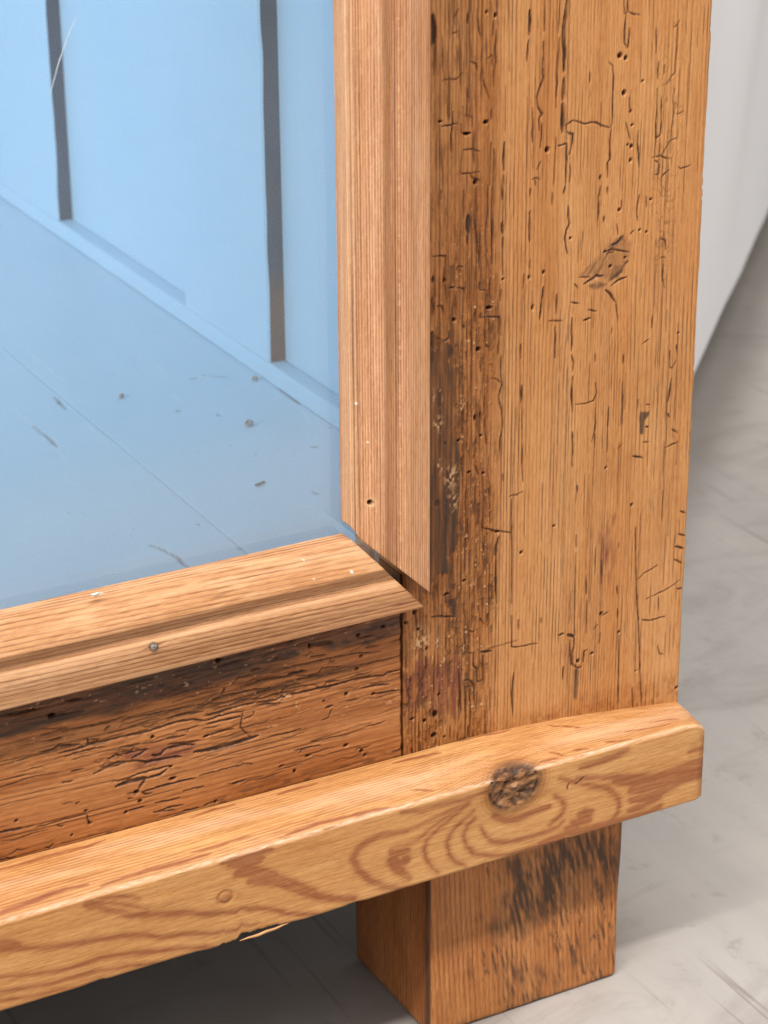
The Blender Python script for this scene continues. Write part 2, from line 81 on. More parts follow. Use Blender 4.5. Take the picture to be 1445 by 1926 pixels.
# ------------------------------------------------------------------ numpy noise and raster helpers
def _hash(ix, iy, seed):
    h = (ix.astype(np.int64) * 374761393 + iy.astype(np.int64) * 668265263 + seed * 974634777) & 0xFFFFFFFF
    h = ((h ^ (h >> 13)) * 1274126177) & 0xFFFFFFFF
    h = ((h ^ (h >> 16)) * 2246822519) & 0xFFFFFFFF
    return ((h ^ (h >> 15)) & 0xFFFFFF) / float(0xFFFFFF)
def vnoise(x, y, seed=0):
    ix = np.floor(x); iy = np.floor(y); fx = x - ix; fy = y - iy
    fx = fx * fx * (3 - 2 * fx); fy = fy * fy * (3 - 2 * fy)
    a = _hash(ix, iy, seed); b = _hash(ix + 1, iy, seed); c = _hash(ix, iy + 1, seed); e = _hash(ix + 1, iy + 1, seed)
    return ((a + (b - a) * fx) * (1 - fy) + (c + (e - c) * fx) * fy) * 2 - 1
def fbm(x, y, seed=0, octv=3):
    s = 0; a = 1.0; t = 0
    for k in range(octv):
        s = s + a * vnoise(x * 2 ** k + 17.3 * k, y * 2 ** k - 9.1 * k, seed + k * 31); t += a; a *= 0.5
    return s / t
def sstep(a, b, x):
    t = np.clip((x - a) / (b - a), 0, 1)
    return t * t * (3 - 2 * t)
def strokes(U, V, JU, JV, lst, soft=0.13, minw=0.30, taper=0.65, ws=1.0):
    """U, V: increasing 1-D axes in mm; JU, JV: wobble fields (rows V, cols U). Returns darkness and depth weight."""
    F = np.zeros((len(V), len(U))); D = np.zeros_like(F)
    for s in lst:
        w = s[0] / 100.0 * ws
        p = np.array(s[1:], float).reshape(-1, 2) / 10.0
        seg = np.hypot(*(p[1:] - p[:-1]).T); tot = max(seg.sum(), 1e-6); acc = 0.0
        for a, b, L in zip(p[:-1], p[1:], seg):
            m = w * 0.5 + soft + 0.8
            i0, i1 = np.searchsorted(U, [min(a[0], b[0]) - m, max(a[0], b[0]) + m])
            j0, j1 = np.searchsorted(V, [min(a[1], b[1]) - m, max(a[1], b[1]) + m])
            if i1 <= i0 or j1 <= j0:
                acc += L; continue
            X = U[None, i0:i1] + JU[j0:j1, i0:i1]; Y = V[j0:j1, None] + JV[j0:j1, i0:i1]
            e = b - a
            t = np.clip(((X - a[0]) * e[0] + (Y - a[1]) * e[1]) / max(L * L, 1e-9), 0, 1)
            d = np.hypot(X - a[0] - t * e[0], Y - a[1] - t * e[1])
            q = (acc + t * L) / tot
            ww = w * (1 - taper + taper * np.sqrt(np.sin(np.pi * np.clip(q, 0.015, 0.985))))
            hw = np.maximum(ww, minw) * 0.5
            f = (1 - sstep(hw - soft, hw + soft, d)) * np.minimum(1, 0.45 + 0.55 * ww / 0.42)
            F[j0:j1, i0:i1] = np.maximum(F[j0:j1, i0:i1], f)
            D[j0:j1, i0:i1] = np.maximum(D[j0:j1, i0:i1], f * np.minimum(1.0, 0.25 + ww))
            acc += L
    return F, D
def holes(U, V, JU, JV, lst, soft=0.16):
    F = np.zeros((len(V), len(U)))
    for x, y, rx, ry in lst:
        x /= 10.0; y /= 10.0; rx = max(rx / 100.0, 0.32); ry = max(ry / 100.0, 0.32); m = max(rx, ry) + 1.2
        i0, i1 = np.searchsorted(U, [x - m, x + m]); j0, j1 = np.searchsorted(V, [y - m, y + m])
        if i1 <= i0 or j1 <= j0: continue
        X = U[None, i0:i1] + JU[j0:j1, i0:i1] * 0.6 - x; Y = V[j0:j1, None] + JV[j0:j1, i0:i1] * 0.6 - y
        d = np.hypot(X / rx, Y / ry); k = soft / min(rx, ry)
        F[j0:j1, i0:i1] = np.maximum(F[j0:j1, i0:i1], 1 - sstep(1 - k, 1 + k, d))
    return F
def blob(U, V, JU, JV, poly, soft):
    """soft-edged polygon (points in 1/10 mm)"""
    p = np.array(poly, float) / 10.0
    F = np.zeros((len(V), len(U))); m = soft + 3
    i0, i1 = np.searchsorted(U, [p[:, 0].min() - m, p[:, 0].max() + m]); j0, j1 = np.searchsorted(V, [p[:, 1].min() - m, p[:, 1].max() + m])
    if i1 <= i0 or j1 <= j0: return F
    X = U[None, i0:i1] + JU[j0:j1, i0:i1]; Y = V[j0:j1, None] + JV[j0:j1, i0:i1]
    ins = np.zeros(X.shape, bool); dm = np.full(X.shape, 1e9)
    for a, b in zip(p, np.roll(p, -1, 0)):
        e = b - a; L2 = max(e @ e, 1e-9)
        t = np.clip(((X - a[0]) * e[0] + (Y - a[1]) * e[1]) / L2, 0, 1)
        dm = np.minimum(dm, np.hypot(X - a[0] - t * e[0], Y - a[1] - t * e[1]))
        c = (a[1] > Y) != (b[1] > Y)
        ins ^= c & (X < (b[0] - a[0]) * (Y - a[1]) / (b[1] - a[1] if b[1] != a[1] else 1e-9) + a[0])
    sd = np.where(ins, dm, -dm)
    F[j0:j1, i0:i1] = sstep(-soft, soft, sd)
    return F
def rings(phi, lo=0.45, hi=0.86, end=0.97):
    t = phi - np.floor(phi)
    return sstep(lo, hi, t) * (1 - sstep(hi + 0.02, end, t))
def brick(x, z, seed, cw=1.35, ln=6.0):
    """worm-eaten fibres: columns along z broken into short lengths; returns height 0..1 and edge 0..1"""
    c = np.floor(x / cw); fx = x / cw - c
    off = _hash(c, c * 0, seed) * 7.3
    l = ln * (0.45 + 1.2 * _hash(c, c * 0 + 3, seed + 5))
    s = np.floor(z / l + off); fz = z / l + off - s
    h = _hash(c, s, seed + 9)
    hn = _hash(c + np.where(fx > 0.5, 1, -1), s, seed + 9)
    e = np.maximum(1 - sstep(0.0, 0.17, np.minimum(fx, 1 - fx)), (1 - sstep(0.0, 0.20, np.minimum(fz, 1 - fz) * l)) * 0.45)
    return h, e * sstep(0.35, 0.75, h)

# ------------------------------------------------------------------ mesh helpers
C = scene.collection
def build_mesh(name, V, faces, attrs=None, smooth=None):
    """V (n,3) metres; faces: list of int arrays (quads as (m,4) array or ragged lists)."""
    loops = []; starts = []; tot = []; n = 0
    for f in faces:
        if isinstance(f, np.ndarray):
            loops.append(f.ravel()); k = f.shape[1]
            starts.append(n + np.arange(f.shape[0]) * k); tot.append(np.full(f.shape[0], k)); n += f.size
        else:
            loops.append(np.array(f)); starts.append(np.array([n])); tot.append(np.array([len(f)])); n += len(f)
    L = np.concatenate(loops).astype(np.int32); S = np.concatenate(starts).astype(np.int32); Tt = np.concatenate(tot).astype(np.int32)
    me = bpy.data.meshes.new(name)
    me.vertices.add(len(V)); me.vertices.foreach_set("co", np.ascontiguousarray(V, np.float32).ravel())
    me.loops.add(len(L)); me.loops.foreach_set("vertex_index", L)
    me.polygons.add(len(S)); me.polygons.foreach_set("loop_start", S); me.polygons.foreach_set("loop_total", Tt)
    sm = np.zeros(len(S), bool)
    sm[: (smooth if smooth is not None else 0)] = True
    me.polygons.foreach_set("use_smooth", sm)
    me.update(calc_edges=True)
    for k, a in (attrs or {}).items():
        at = me.attributes.new(k, 'FLOAT', 'POINT'); at.data.foreach_set("value", np.ascontiguousarray(a, np.float32))
    return me
def gridfaces(nr, nc, flip=False):
    i = np.arange(nr - 1)[:, None] * nc + np.arange(nc - 1)[None, :]
    q = np.stack([i, i + 1, i + nc + 1, i + nc], -1).reshape(-1, 4)
    return q[:, ::-1].copy() if flip else q
def sheet_solid(name, P, attrs, back, flip=False):
    """P (nr,nc,3) dense skin; closed by carrying its rim to `back(rim)` and capping."""
    nr, nc, _ = P.shape
    rim = np.concatenate([np.arange(nc), np.arange(1, nr) * nc + nc - 1, (nr - 1) * nc + np.arange(nc - 2, -1, -1), np.arange(nr - 2, 0, -1) * nc])
    A = P.reshape(-1, 3); n = len(A); m = len(rim)
    r1 = A[rim]; r2 = back(r1.copy())
    V = np.concatenate([A, r1, r2])
    i = np.arange(m); j = (i + 1) % m
    side = np.stack([n + j, n + i, n + m + i, n + m + j], -1)
    cap = list(range(n + m, n + 2 * m))[::-1]
    if flip: side = side[:, ::-1].copy(); cap = cap[::-1]
    q = gridfaces(nr, nc, flip)
    at = {k: np.concatenate([a.ravel(), a.ravel()[rim], a.ravel()[rim] * 0]) for k, a in attrs.items()}
    return build_mesh(name, V, [q, side, cap], at, len(q))
def link(name, me, mat, parent=None):
    o = bpy.data.objects.new(name, me)
    for m in (mat if isinstance(mat, (list, tuple)) else [mat]): me.materials.append(m)
    C.objects.link(o)
    if parent is not None:
        o.parent = parent
        o.location = -parent.location if parent.parent is None else (0, 0, 0)
    return o
def tag(o, label, cat, group=None):
    o['label'] = label; o['category'] = cat
    if group: o['group'] = group
    return o
def box_mesh(name, x0, x1, y0, y1, z0, z1, bev=0.0):
    import bmesh
    bm = bmesh.new(); bmesh.ops.create_cube(bm, size=1.0)
    for v in bm.verts:
        v.co = ((x0 + x1) / 2 + v.co.x * (x1 - x0), (y0 + y1) / 2 + v.co.y * (y1 - y0), (z0 + z1) / 2 + v.co.z * (z1 - z0))
    if bev: bmesh.ops.bevel(bm, geom=bm.edges[:], offset=bev, segments=2, affect='EDGES', profile=0.6)
    me = bpy.data.meshes.new(name); bm.to_mesh(me); bm.free()
    return me

# ------------------------------------------------------------------ materials
class NT:
    def __init__(s, name):
        s.m = bpy.data.materials.new(name); s.m.use_nodes = True; s.t = s.m.node_tree; s.n = s.t.nodes; s.n.clear()
    def new(s, typ, **kw):
        n = s.n.new(typ)
        for k, v in kw.items(): setattr(n, k, v)
        return n
    def ln(s, a, b): s.t.links.new(a, b)
    def attr(s, name):
        return s.new('ShaderNodeAttribute', attribute_name=name).outputs['Fac']
    def mix(s, fac, a, b, mode='MIX'):
        n = s.new('ShaderNodeMix', data_type='RGBA', blend_type=mode)
        for i, v in ((0, fac), (6, a), (7, b)):
            if isinstance(v, (int, float)): n.inputs[i].default_value = v
            elif isinstance(v, tuple): n.inputs[i].default_value = (*v, 1)
            else: s.ln(v, n.inputs[i])
        return n.outputs[2]
    def math(s, op, a, b=0.0, clamp=False):
        n = s.new('ShaderNodeMath', operation=op, use_clamp=clamp)
        for i, v in ((0, a), (1, b)):
            if isinstance(v, (int, float)): n.inputs[i].default_value = v
            else: s.ln(v, n.inputs[i])
        return n.outputs[0]
    def noise(s, scale, detail=3.0, sc=1.0, rough=0.55, dist=0.0):
        tc = s.new('ShaderNodeTexCoord'); mp = s.new('ShaderNodeMapping'); mp.inputs['Scale'].default_value = scale
        nz = s.new('ShaderNodeTexNoise'); nz.inputs['Scale'].default_value = sc; nz.inputs['Detail'].default_value = detail
        nz.inputs['Roughness'].default_value = rough; nz.inputs['Distortion'].default_value = dist
        s.ln(tc.outputs['Object'], mp.inputs['Vector']); s.ln(mp.outputs[0], nz.inputs['Vector'])
        return nz.outputs['Fac']
    def ramp(s, fac, *stops):
        r = s.new('ShaderNodeValToRGB'); e = r.color_ramp.elements
        while len(e) < len(stops): e.new(0.5)
        for k, (p, c) in enumerate(stops):
            e[k].position = p; e[k].color = (*c, 1) if isinstance(c, tuple) else (c, c, c, 1)
        s.ln(fac, r.inputs[0]); return r.outputs[0]
    def done(s, col, rough, bump=None, bdist=0.0001, bstr=1.0, spec=0.4, **kw):
        p = s.new('ShaderNodeBsdfPrincipled'); o = s.new('ShaderNodeOutputMaterial')
        for k, v in (('Base Color', col), ('Roughness', rough)):
            if isinstance(v, tuple): p.inputs[k].default_value = (*v, 1)
            elif isinstance(v, (int, float)): p.inputs[k].default_value = v
            else: s.ln(v, p.inputs[k])
        p.inputs['Specular IOR Level'].default_value = spec
        for k, v in kw.items(): p.inputs[k.replace('_', ' ')].default_value = v
        if bump is not None:
            b = s.new('ShaderNodeBump'); b.inputs['Distance'].default_value = bdist; b.inputs['Strength'].default_value = bstr
            s.ln(bump, b.inputs['Height']); s.ln(b.outputs[0], p.inputs['Normal'])
        s.ln(p.outputs[0], o.inputs[0]); return s.m

def wood(name, early, late, fibre, tone=(0.9, 0.78, 0.62), rough=0.52, stain=(0.043, 0.024, 0.0155), crack=(0.040, 0.0165, 0.0085), red=(0.185, 0.046, 0.026), pale=(0.72, 0.46, 0.25), flecks=0.35, spec=0.35, dashes=0.32, comb=(0.70, 0.60, 0.49)):
    """aged pine: growth rings, cracks, stains come from the board's own attributes, fibres from stretched noise"""
    t = NT(name)
    big = t.noise(tuple(f * 0.11 for f in fibre), 3.0)
    fine = t.noise(fibre, 4.0, rough=0.65)
    pore = t.noise(tuple(f * 2.3 for f in fibre), 2.0)
    c = t.mix(t.math('MULTIPLY', t.attr('late'), 1.0, True), early, late)
    c = t.mix(t.ramp(big, (0.30, 0.0), (0.72, 1.0)), c, t.mix(1.0, c, tone, 'MULTIPLY'))
    hue = t.noise(tuple(14 + f * 0.012 for f in fibre), 3.0); c = t.mix(t.ramp(hue, (0.35, 0.0), (0.68, 0.8)), c, t.mix(1.0, c, (0.90, 0.80, 0.72), 'MULTIPLY'))
    c = t.mix(t.ramp(fine, (0.25, 1.0), (0.60, 0.0)), c, t.mix(1.0, c, comb, 'MULTIPLY'))
    c = t.mix(t.math('MULTIPLY', t.ramp(pore, (0.58, 0.0), (0.78, 1.0)), flecks), c, t.mix(1.0, c, (1.35, 1.3, 1.2), 'MULTIPLY'))
    grit = t.noise(tuple(f * 2.2 + 160 for f in fibre), 3.0, rough=0.7)
    c = t.mix(t.ramp(grit, (0.36, 1.0), (0.54, 0.0)), c, t.mix(1.0, c, (0.83, 0.76, 0.67), 'MULTIPLY'))
    dash = t.noise(tuple(f * 1.35 + 70 for f in fibre), 3.0, rough=0.6)
    c = t.mix(t.math('MULTIPLY', t.ramp(dash, (0.58, 0.0), (0.68, 1.0)), dashes), c, t.mix(1.0, c, (0.58, 0.46, 0.34), 'MULTIPLY'))
    c = t.mix(t.attr('tone'), c, t.mix(1.0, c, (0.62, 0.50, 0.36), 'MULTIPLY'))
    c = t.mix(t.attr('red'), c, red)
    c = t.mix(t.attr('stain'), c, stain)
    c = t.mix(t.attr('pale'), c, pale)
    c = t.mix(t.attr('crack'), c, crack)
    c = t.mix(t.attr('white'), c, (0.70, 0.66, 0.60))
    rg = t.math('ADD', t.math('MULTIPLY', fine, 0.22), rough - 0.11)
    return t.done(c, rg, fine, 0.00012, 0.6, spec)

M = {}
M['stile'] = wood('aged_pine_upright', (0.665, 0.352, 0.146), (0.250, 0.088, 0.031), (900, 900, 34), rough=0.50, comb=(0.83, 0.76, 0.67), dashes=0.22)
M['rail'] = wood('aged_pine_rail', (0.545, 0.240, 0.086), (0.250, 0.085, 0.030), (30, 900, 900), rough=0.47)
M['foot'] = wood('aged_pine_foot', (0.580, 0.268, 0.096), (0.290, 0.095, 0.031), (900, 900, 30), rough=0.55, stain=(0.046, 0.026, 0.016))
M['bead_v'] = wood('new_pine_upright_bead', (0.745, 0.450, 0.275), (0.300, 0.115, 0.060), (1100, 1100, 24), rough=0.58, flecks=0.5, dashes=0.2)
M['bead_h'] = wood('new_pine_bottom_bead', (0.735, 0.440, 0.250), (0.205, 0.084, 0.038), (50, 1000, 1000), rough=0.55)
M['strip'] = wood('new_pine_moulding', (0.680, 0.380, 0.152), (0.360, 0.134, 0.053), (40, 1000, 1000), tone=(0.95, 0.88, 0.78), rough=0.55, pale=(0.80, 0.55, 0.38), red=(0.150, 0.052, 0.028))

def paint(name, base, wear=True):
    t = NT(name)
    n1 = t.noise((9, 9, 9), 4.0); n2 = t.noise((420, 26, 26), 3.0); n3 = t.noise((60, 60, 60), 4.0)
    c = t.mix(t.ramp(n1, (0.3, 0.0), (0.75, 1.0)), base, tuple(b * f for b, f in zip(base, (0.90, 0.96, 0.97))))
    c = t.mix(t.ramp(n3, (0.62, 0.0), (0.80, 0.25)), c, (0.42, 0.50, 0.55))
    if wear:
        c = t.mix(t.attr('dark'), c, (0.10, 0.085, 0.075)); c = t.mix(t.attr('pale'), c, (0.55, 0.66, 0.74))
    return t.done(c, 0.42, n2, 0.00010, 0.5, 0.45)
BLUE = (0.400, 0.590, 0.755)
M['paint'] = paint('pale_blue_paint', BLUE, False)
M['paint_floor'] = paint('pale_blue_worn_paint', (0.440, 0.605, 0.745), True)
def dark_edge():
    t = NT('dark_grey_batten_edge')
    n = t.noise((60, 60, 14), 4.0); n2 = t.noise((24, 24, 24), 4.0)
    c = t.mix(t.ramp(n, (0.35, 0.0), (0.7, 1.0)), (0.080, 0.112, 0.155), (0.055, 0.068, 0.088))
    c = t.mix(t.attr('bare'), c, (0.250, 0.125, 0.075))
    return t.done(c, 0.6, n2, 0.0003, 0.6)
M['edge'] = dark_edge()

# ------------------------------------------------------------------ the ground
def ground_material():
    t = NT('worn_painted_floor')
    a = t.noise((3.2, 3.2, 1), 5.0, dist=0.6); b = t.noise((34, 5.0, 1), 5.0, rough=0.65); c2 = t.noise((10, 22, 1), 5.0, rough=0.7, dist=1.2)
    ln = t.noise((150, 4.0, 1), 3.0, rough=0.6); lm = t.noise((9, 6, 1), 3.0)
    c = t.mix(t.ramp(a, (0.30, 0.0), (0.72, 1.0)), (0.425, 0.391, 0.365), (0.360, 0.331, 0.309))
    c = t.mix(t.ramp(b, (0.28, 0.75), (0.60, 0.0)), c, (0.475, 0.436, 0.404))
    c = t.mix(t.ramp(c2, (0.50, 0.0), (0.72, 0.75)), c, (0.285, 0.255, 0.232))
    sp = t.noise((60, 60, 1), 5.0, rough=0.75); c = t.mix(t.ramp(sp, (0.58, 0.0), (0.72, 0.6)), c, (0.25, 0.22, 0.20))
    lines = t.math('MULTIPLY', t.ramp(ln, (0.60, 0.0), (0.635, 0.6), (0.65, 0.6), (0.685, 0.0)), t.ramp(lm, (0.48, 0.0), (0.62, 1.0)))
    c = t.mix(lines, c, (0.17, 0.135, 0.12))
    # darker strip along the foot of the wall
    tc = t.new('ShaderNodeTexCoord'); dp = t.new('ShaderNodeVectorMath', operation='DOT_PRODUCT'); t.ln(tc.outputs['Object'], dp.inputs[0])
    dp.inputs[1].default_value = (0.7185, -0.6955, 0.0)
    gd = t.new('ShaderNodeMapRange', interpolation_type='SMOOTHSTEP'); t.ln(t.math('ADD', dp.outputs['Value'], t.math('MULTIPLY', a, 0.035)), gd.inputs[0])
    gd.inputs[1].default_value = -0.018; gd.inputs[2].default_value = -0.046; gd.inputs[3].default_value = 0.0; gd.inputs[4].default_value = 0.6
    c = t.mix(gd.outputs[0], c, (0.175, 0.150, 0.130))
    return t.done(c, 0.55, b, 0.0008, 0.5, 0.35)
g = 40
xs = np.linspace(-6, 6, g); ys = np.linspace(-6, 6, g)
PX, PY = np.meshgrid(xs, ys)
gp = np.stack([PX, PY, PX * 0], -1)
ground = link('floor', build_mesh('floor', gp.reshape(-1, 3), [gridfaces(g, g)]), ground_material())
ground['kind'] = 'structure'

# white sheet hanging behind, its hem just off the floor
def sheet_material():
    t = NT('white_cloth'); n = t.noise((7, 7, 5), 4.0); w = t.noise((900, 900, 900), 2.0)
    c = t.mix(t.ramp(n, (0.3, 0.0), (0.75, 1.0)), (0.88, 0.88, 0.90), (0.84, 0.84, 0.86))
    return t.done(c, 0.85, w, 0.0002, 0.5, 0.2)
hem = np.array([(-0.05, 0.0405), (0.2777, 0.379), (0.5043, 0.6131), (1.50, 1.642)])
hs = np.concatenate([[0], np.cumsum(np.hypot(*(hem[1:] - hem[:-1]).T))])
sq = np.linspace(0.42, hs[-1], 150); zz = np.concatenate([np.linspace(0.035, 0.12, 8), np.linspace(0.14, 1.9, 60)])
hx = np.interp(sq, hs, hem[:, 0]); hy = np.interp(sq, hs, hem[:, 1])
nx, ny = 0.72, -0.69                                       # the side of the sheet that faces the camera
SQ, ZZ = np.meshgrid(sq, zz)
fold = 0.022 * fbm(SQ * 5.5 - ZZ * 2.6, ZZ * 1.1 + SQ, 71, 2) + 0.009 * fbm(SQ * 20 - ZZ * 9, ZZ * 3, 75, 2)
fold = fold * np.clip(0.02 + (ZZ - 0.035) * 1.6, 0, 1) + 0.0 * ZZ
SP = np.stack([np.interp(SQ, sq, hx) + nx * fold, np.interp(SQ, sq, hy) + ny * fold, ZZ + 0.003 * fbm(SQ * 14, ZZ * 0, 77, 2) * np.exp(-ZZ / 0.1)], -1)
sheet = link('backdrop_sheet', sheet_solid('backdrop_sheet', SP, {}, lambda r: r - np.array([nx, ny, 0]) * 0.0025), sheet_material())
tag(sheet, 'white cloth sheet hanging behind the cabinet at the right, hem just off the floor', 'sheet')

# wall and dark skirting added close behind the sheet, darkening the hem gap
wd = hem[2] - hem[1]; wd = wd / np.hypot(*wd); wn = np.array([wd[1], -wd[0]])
def slab(name, front, depth, z1, mat):
    wo = hem[0] - wn * front; wa = wo + wd * 0.34; wb = wo + wd * 2.7; d_ = wn * depth
    v = [(*wa, 0.0), (*wb, 0.0), (*(wb - d_), 0.0), (*(wa - d_), 0.0)]; v = v + [(x, y, z1) for x, y, z in v]
    o = link(name, build_mesh(name, np.array(v), [np.array([[0, 1, 5, 4], [1, 2, 6, 5], [2, 3, 7, 6], [3, 0, 4, 7], [4, 5, 6, 7], [3, 2, 1, 0]])]), mat)
    o['kind'] = 'structure'; return o
slab('wall', 0.050, 0.10, 2.4, ground.data.materials[0])
t = NT('dark_skirting'); nz = t.noise((22, 22, 60), 4.0)
slab('skirting_board', 0.034, 0.0155, 0.09, t.done(t.mix(t.ramp(nz, (0.35, 0.0), (0.7, 1.0)), (0.19, 0.175, 0.16), (0.30, 0.285, 0.27)), 0.7, nz, 0.001, 0.5))

# ------------------------------------------------------------------ the cabinet
cab = bpy.data.objects.new('display_cabinet', None); C.objects.link(cab)
cab.location = (-0.35, 0.25, 0.0)
tag(cab, 'old pine display cabinet with pale blue painted interior behind glass', 'cabinet')
bpy.context.view_layer.update()

# ---- upright stile
def make_stile():
    U = np.arange(-100.0, 0.01, 0.27); U[-1] = 0.0
    V = np.concatenate([np.arange(92.0, 337, 0.27), np.linspace(340, 1000, 24)])
    X, Z = np.meshgrid(U, V)
    JU = 0.10 * fbm(X / 1.1, Z / 2.2, 3, 2); JV = 0.16 * fbm(X / 1.3, Z / 1.3, 4, 2)
    # growth rings run up the board, pushed aside by the knot
    kx, kz = -38.0, 243.0
    dk = np.exp(-((X - kx) / 11) ** 2 - ((Z - kz) / 17) ** 2)
    warp = 1.6 * fbm(X / 40, Z / 150, 11, 2) + 0.22 * fbm(X / 5, Z / 38, 12, 2) + 3.2 * dk * np.sign(X - kx) * (1 - np.exp(-((X - kx) / 5) ** 2))
    sp = 1.28 + 0.42 * vnoise(U / 7.0, U * 0, 13)
    ph = np.cumsum(np.gradient(U) / sp)
    phi = np.interp(X + warp, U, ph)
    amp = np.clip(0.80 + 0.5 * fbm(X / 4, Z / 60, 14, 2), 0.1, 1)
    late = rings(phi) * amp * (0.80 - 0.30 * sstep(-62, -40, X)) * np.clip(0.8 + 0.9 * fbm(X / 2.6, Z / 90, 17, 2), 0.15, 1.1)
    tone = 0.30 * sstep(0.05, 0.6, fbm(X / 5.5, Z / 60, 15, 3)) + 0.20 * sstep(0.1, 0.7, fbm(X / 16, Z / 26, 16, 3))
    # worn, worm-eaten zone along the left edge
    edge = -69.0 + 2.2 * fbm(X / 3, Z / 22, 20, 3) + 1.0 * fbm(X / 2, Z / 3, 21, 2)
    low = sstep(285, 225, Z)
    W = (1 - sstep(-3.5, 2.0, X - edge)) * (0.42 + 0.70 * low)
    W = np.clip(W * (0.75 + 0.6 * fbm(X / 6, Z / 16, 22, 2)), 0, 1)
    inner = sstep(-90, -83, X) * sstep(235, 150, Z) * 0 + 1
    h, e = brick(X + 0.55 * fbm(X / 5, Z / 8, 23, 2) + JU * 2.2, Z + JV * 3, 24, 1.25, 5.0)
    h2, e2 = brick(X * 1.0 + 0.8 * fbm(X / 4, Z / 6, 25, 2) + JU * 2.5, Z + JV * 4, 26, 0.8, 2.6)
    ch = fbm(X / 1.0, Z / 4.5, 27, 3)
    pit = sstep(0.12, 0.45, ch)
    depth = W * (0.30 * h * h + 0.18 * h2 + 0.42 * pit)
    crack = W * np.maximum.reduce([e * 0.75 * sstep(0.2, 0.6, W), e2 * 0.45, pit * 0.60])
    tone = np.clip(tone + W * (0.38 + 0.30 * h), 0, 0.95)
    # a second strip of light worm tracks further right
    W2 = np.exp(-((X + 14 - 1.5 * fbm(Z / 20, X * 0, 28, 2)) / 4.5) ** 2) * sstep(215, 262, Z) * sstep(330, 290, Z)
    t2 = 1 - sstep(0.0, 0.10, np.abs(fbm(X / 2.2, Z / 3.4, 29, 2)))
    crack = np.maximum(crack, W2 * t2 * 0.45); depth = depth + W2 * t2 * 0.12
    # faint hairlines along the grain everywhere
    hl = (1 - sstep(0, 0.035, np.abs(fbm(X / 3.2, Z / 70, 30, 2)))) * sstep(0.15, 0.5, fbm(X / 5, Z / 12, 31, 2))
    crack = np.maximum(crack, hl * 0.30); depth += hl * 0.06
    rl = rings(phi, 0.55, 0.78, 0.95)
    seg = sstep(0.16, 0.42, fbm(X / 2.6, Z / 17, 50, 3)) * np.where(X < -66, 1.0, 0.75)
    crack = np.maximum(crack, rl * seg * 0.72 * (1 - 0.5 * dk)); depth += rl * seg * 0.22
    lz = sstep(-66, -72, X + 1.5 * fbm(X / 3, Z / 15, 52, 2))
    fib = sstep(0.20, 0.55, fbm(X / 0.75, Z / 13, 51, 3)) * lz
    crack = np.maximum(crack, fib * 0.62); depth += fib * 0.28; tone = np.clip(tone + lz * 0.32 + fib * 0.3, 0, 0.95)
    rng = np.random.default_rng(7); extra = []
    for _ in range(120):
        xx = rng.uniform(-91, -67) if rng.random() < 0.62 else rng.uniform(-67, -4)
        z0 = rng.uniform(104, 332); ln_ = float(np.clip(rng.lognormal(2.3, 0.7), 3, 45)); pts = []
        for k in range(4):
            pts += [10 * (xx + rng.normal(0, 0.09) + 0.01 * k), 10 * (z0 + ln_ * k / 3)]
        extra.append((rng.uniform(14, 34),) + tuple(pts))
    for _ in range(46):                                     # long splits that follow the rings
        xx = rng.uniform(-91, -66) if rng.random() < 0.55 else rng.uniform(-66, -6)
        z0 = rng.uniform(95, 320); ln_ = rng.uniform(25, 95); pts = []; k0 = xx
        for k in range(7):
            k0 += rng.normal(0, 0.10); pts += [10 * k0, 10 * (z0 + ln_ * k / 6)]
        extra.append((rng.uniform(16, 36),) + tuple(pts))
    F2, D2 = strokes(U, V, JU, JV, extra, minw=0.30, taper=0.8)
    F2 = F2 * np.clip(0.75 + 1.1 * fbm(X / 1.2, Z / 6, 54, 3), 0, 1)
    crack = np.maximum(crack, F2 * 0.85); depth += F2 * 0.15; tone = np.clip(tone + F2 * 0.3, 0, 1)
    F, D = strokes(U, V, JU, JV, STILE_STROKES, minw=0.36, ws=1.3)
    H = holes(U, V, JU, JV, STILE_HOLES)
    brk = 0.86 + 0.75 * fbm(X / 0.9, Z / 3.0, 32, 3)
    Fh, _ = strokes(U, V, JU, JV, [(q[0] + 45,) + q[1:] for q in STILE_STROKES], soft=0.4)
    tone = np.clip(tone + 0.40 * Fh, 0, 1)
    crack = np.maximum(crack, np.clip(F * brk, 0, 1) * 0.96); crack = np.maximum(crack, H)
    depth += D * 0.55 + H * 1.8
    # knot
    K = blob(U, V, JU * 3, JV * 3, STILE_KNOT, 0.9)
    kf = fbm((X * 0.62 + Z * 0.78) / 7.0, (X * 0.78 - Z * 0.62) / 0.9, 33, 3)
    red = K * 0.10
    stain = K * (0.26 + 0.25 * sstep(0.0, 0.5, kf))
    late = late * (1 - K)
    depth += K * (0.15 + 0.25 * sstep(0, 0.6, kf))
    for p in STILE_KNOT_DARK: stain = np.maximum(stain, blob(U, V, JU * 3, JV * 3, p, 0.6) * (0.5 + 0.35 * sstep(-0.2, 0.4, kf)))
    # dark old-polish stain left where the paint line ran
    gr = fbm(X / 0.9, Z / 12, 34, 3)
    jb = 2.4 * fbm(X / 2.5, Z / 7, 35, 4)
    for i, p in enumerate(STILE_STAIN):
        big = i < 3
        b = blob(U, V, jb if big else JU * 2, jb * 1.6 if big else JV * 2, p, 0.55 if big else 0.4)
        s = b * ((0.70 + 0.55 * gr + 0.35 * fbm(X / 4, Z / 18, 53, 2)) if big else (0.80 + 0.25 * gr))
        stain = np.maximum(stain, np.clip(s, 0, 0.93))
        if big: depth *= (1 - 0.75 * b); crack *= (1 - 0.6 * b)
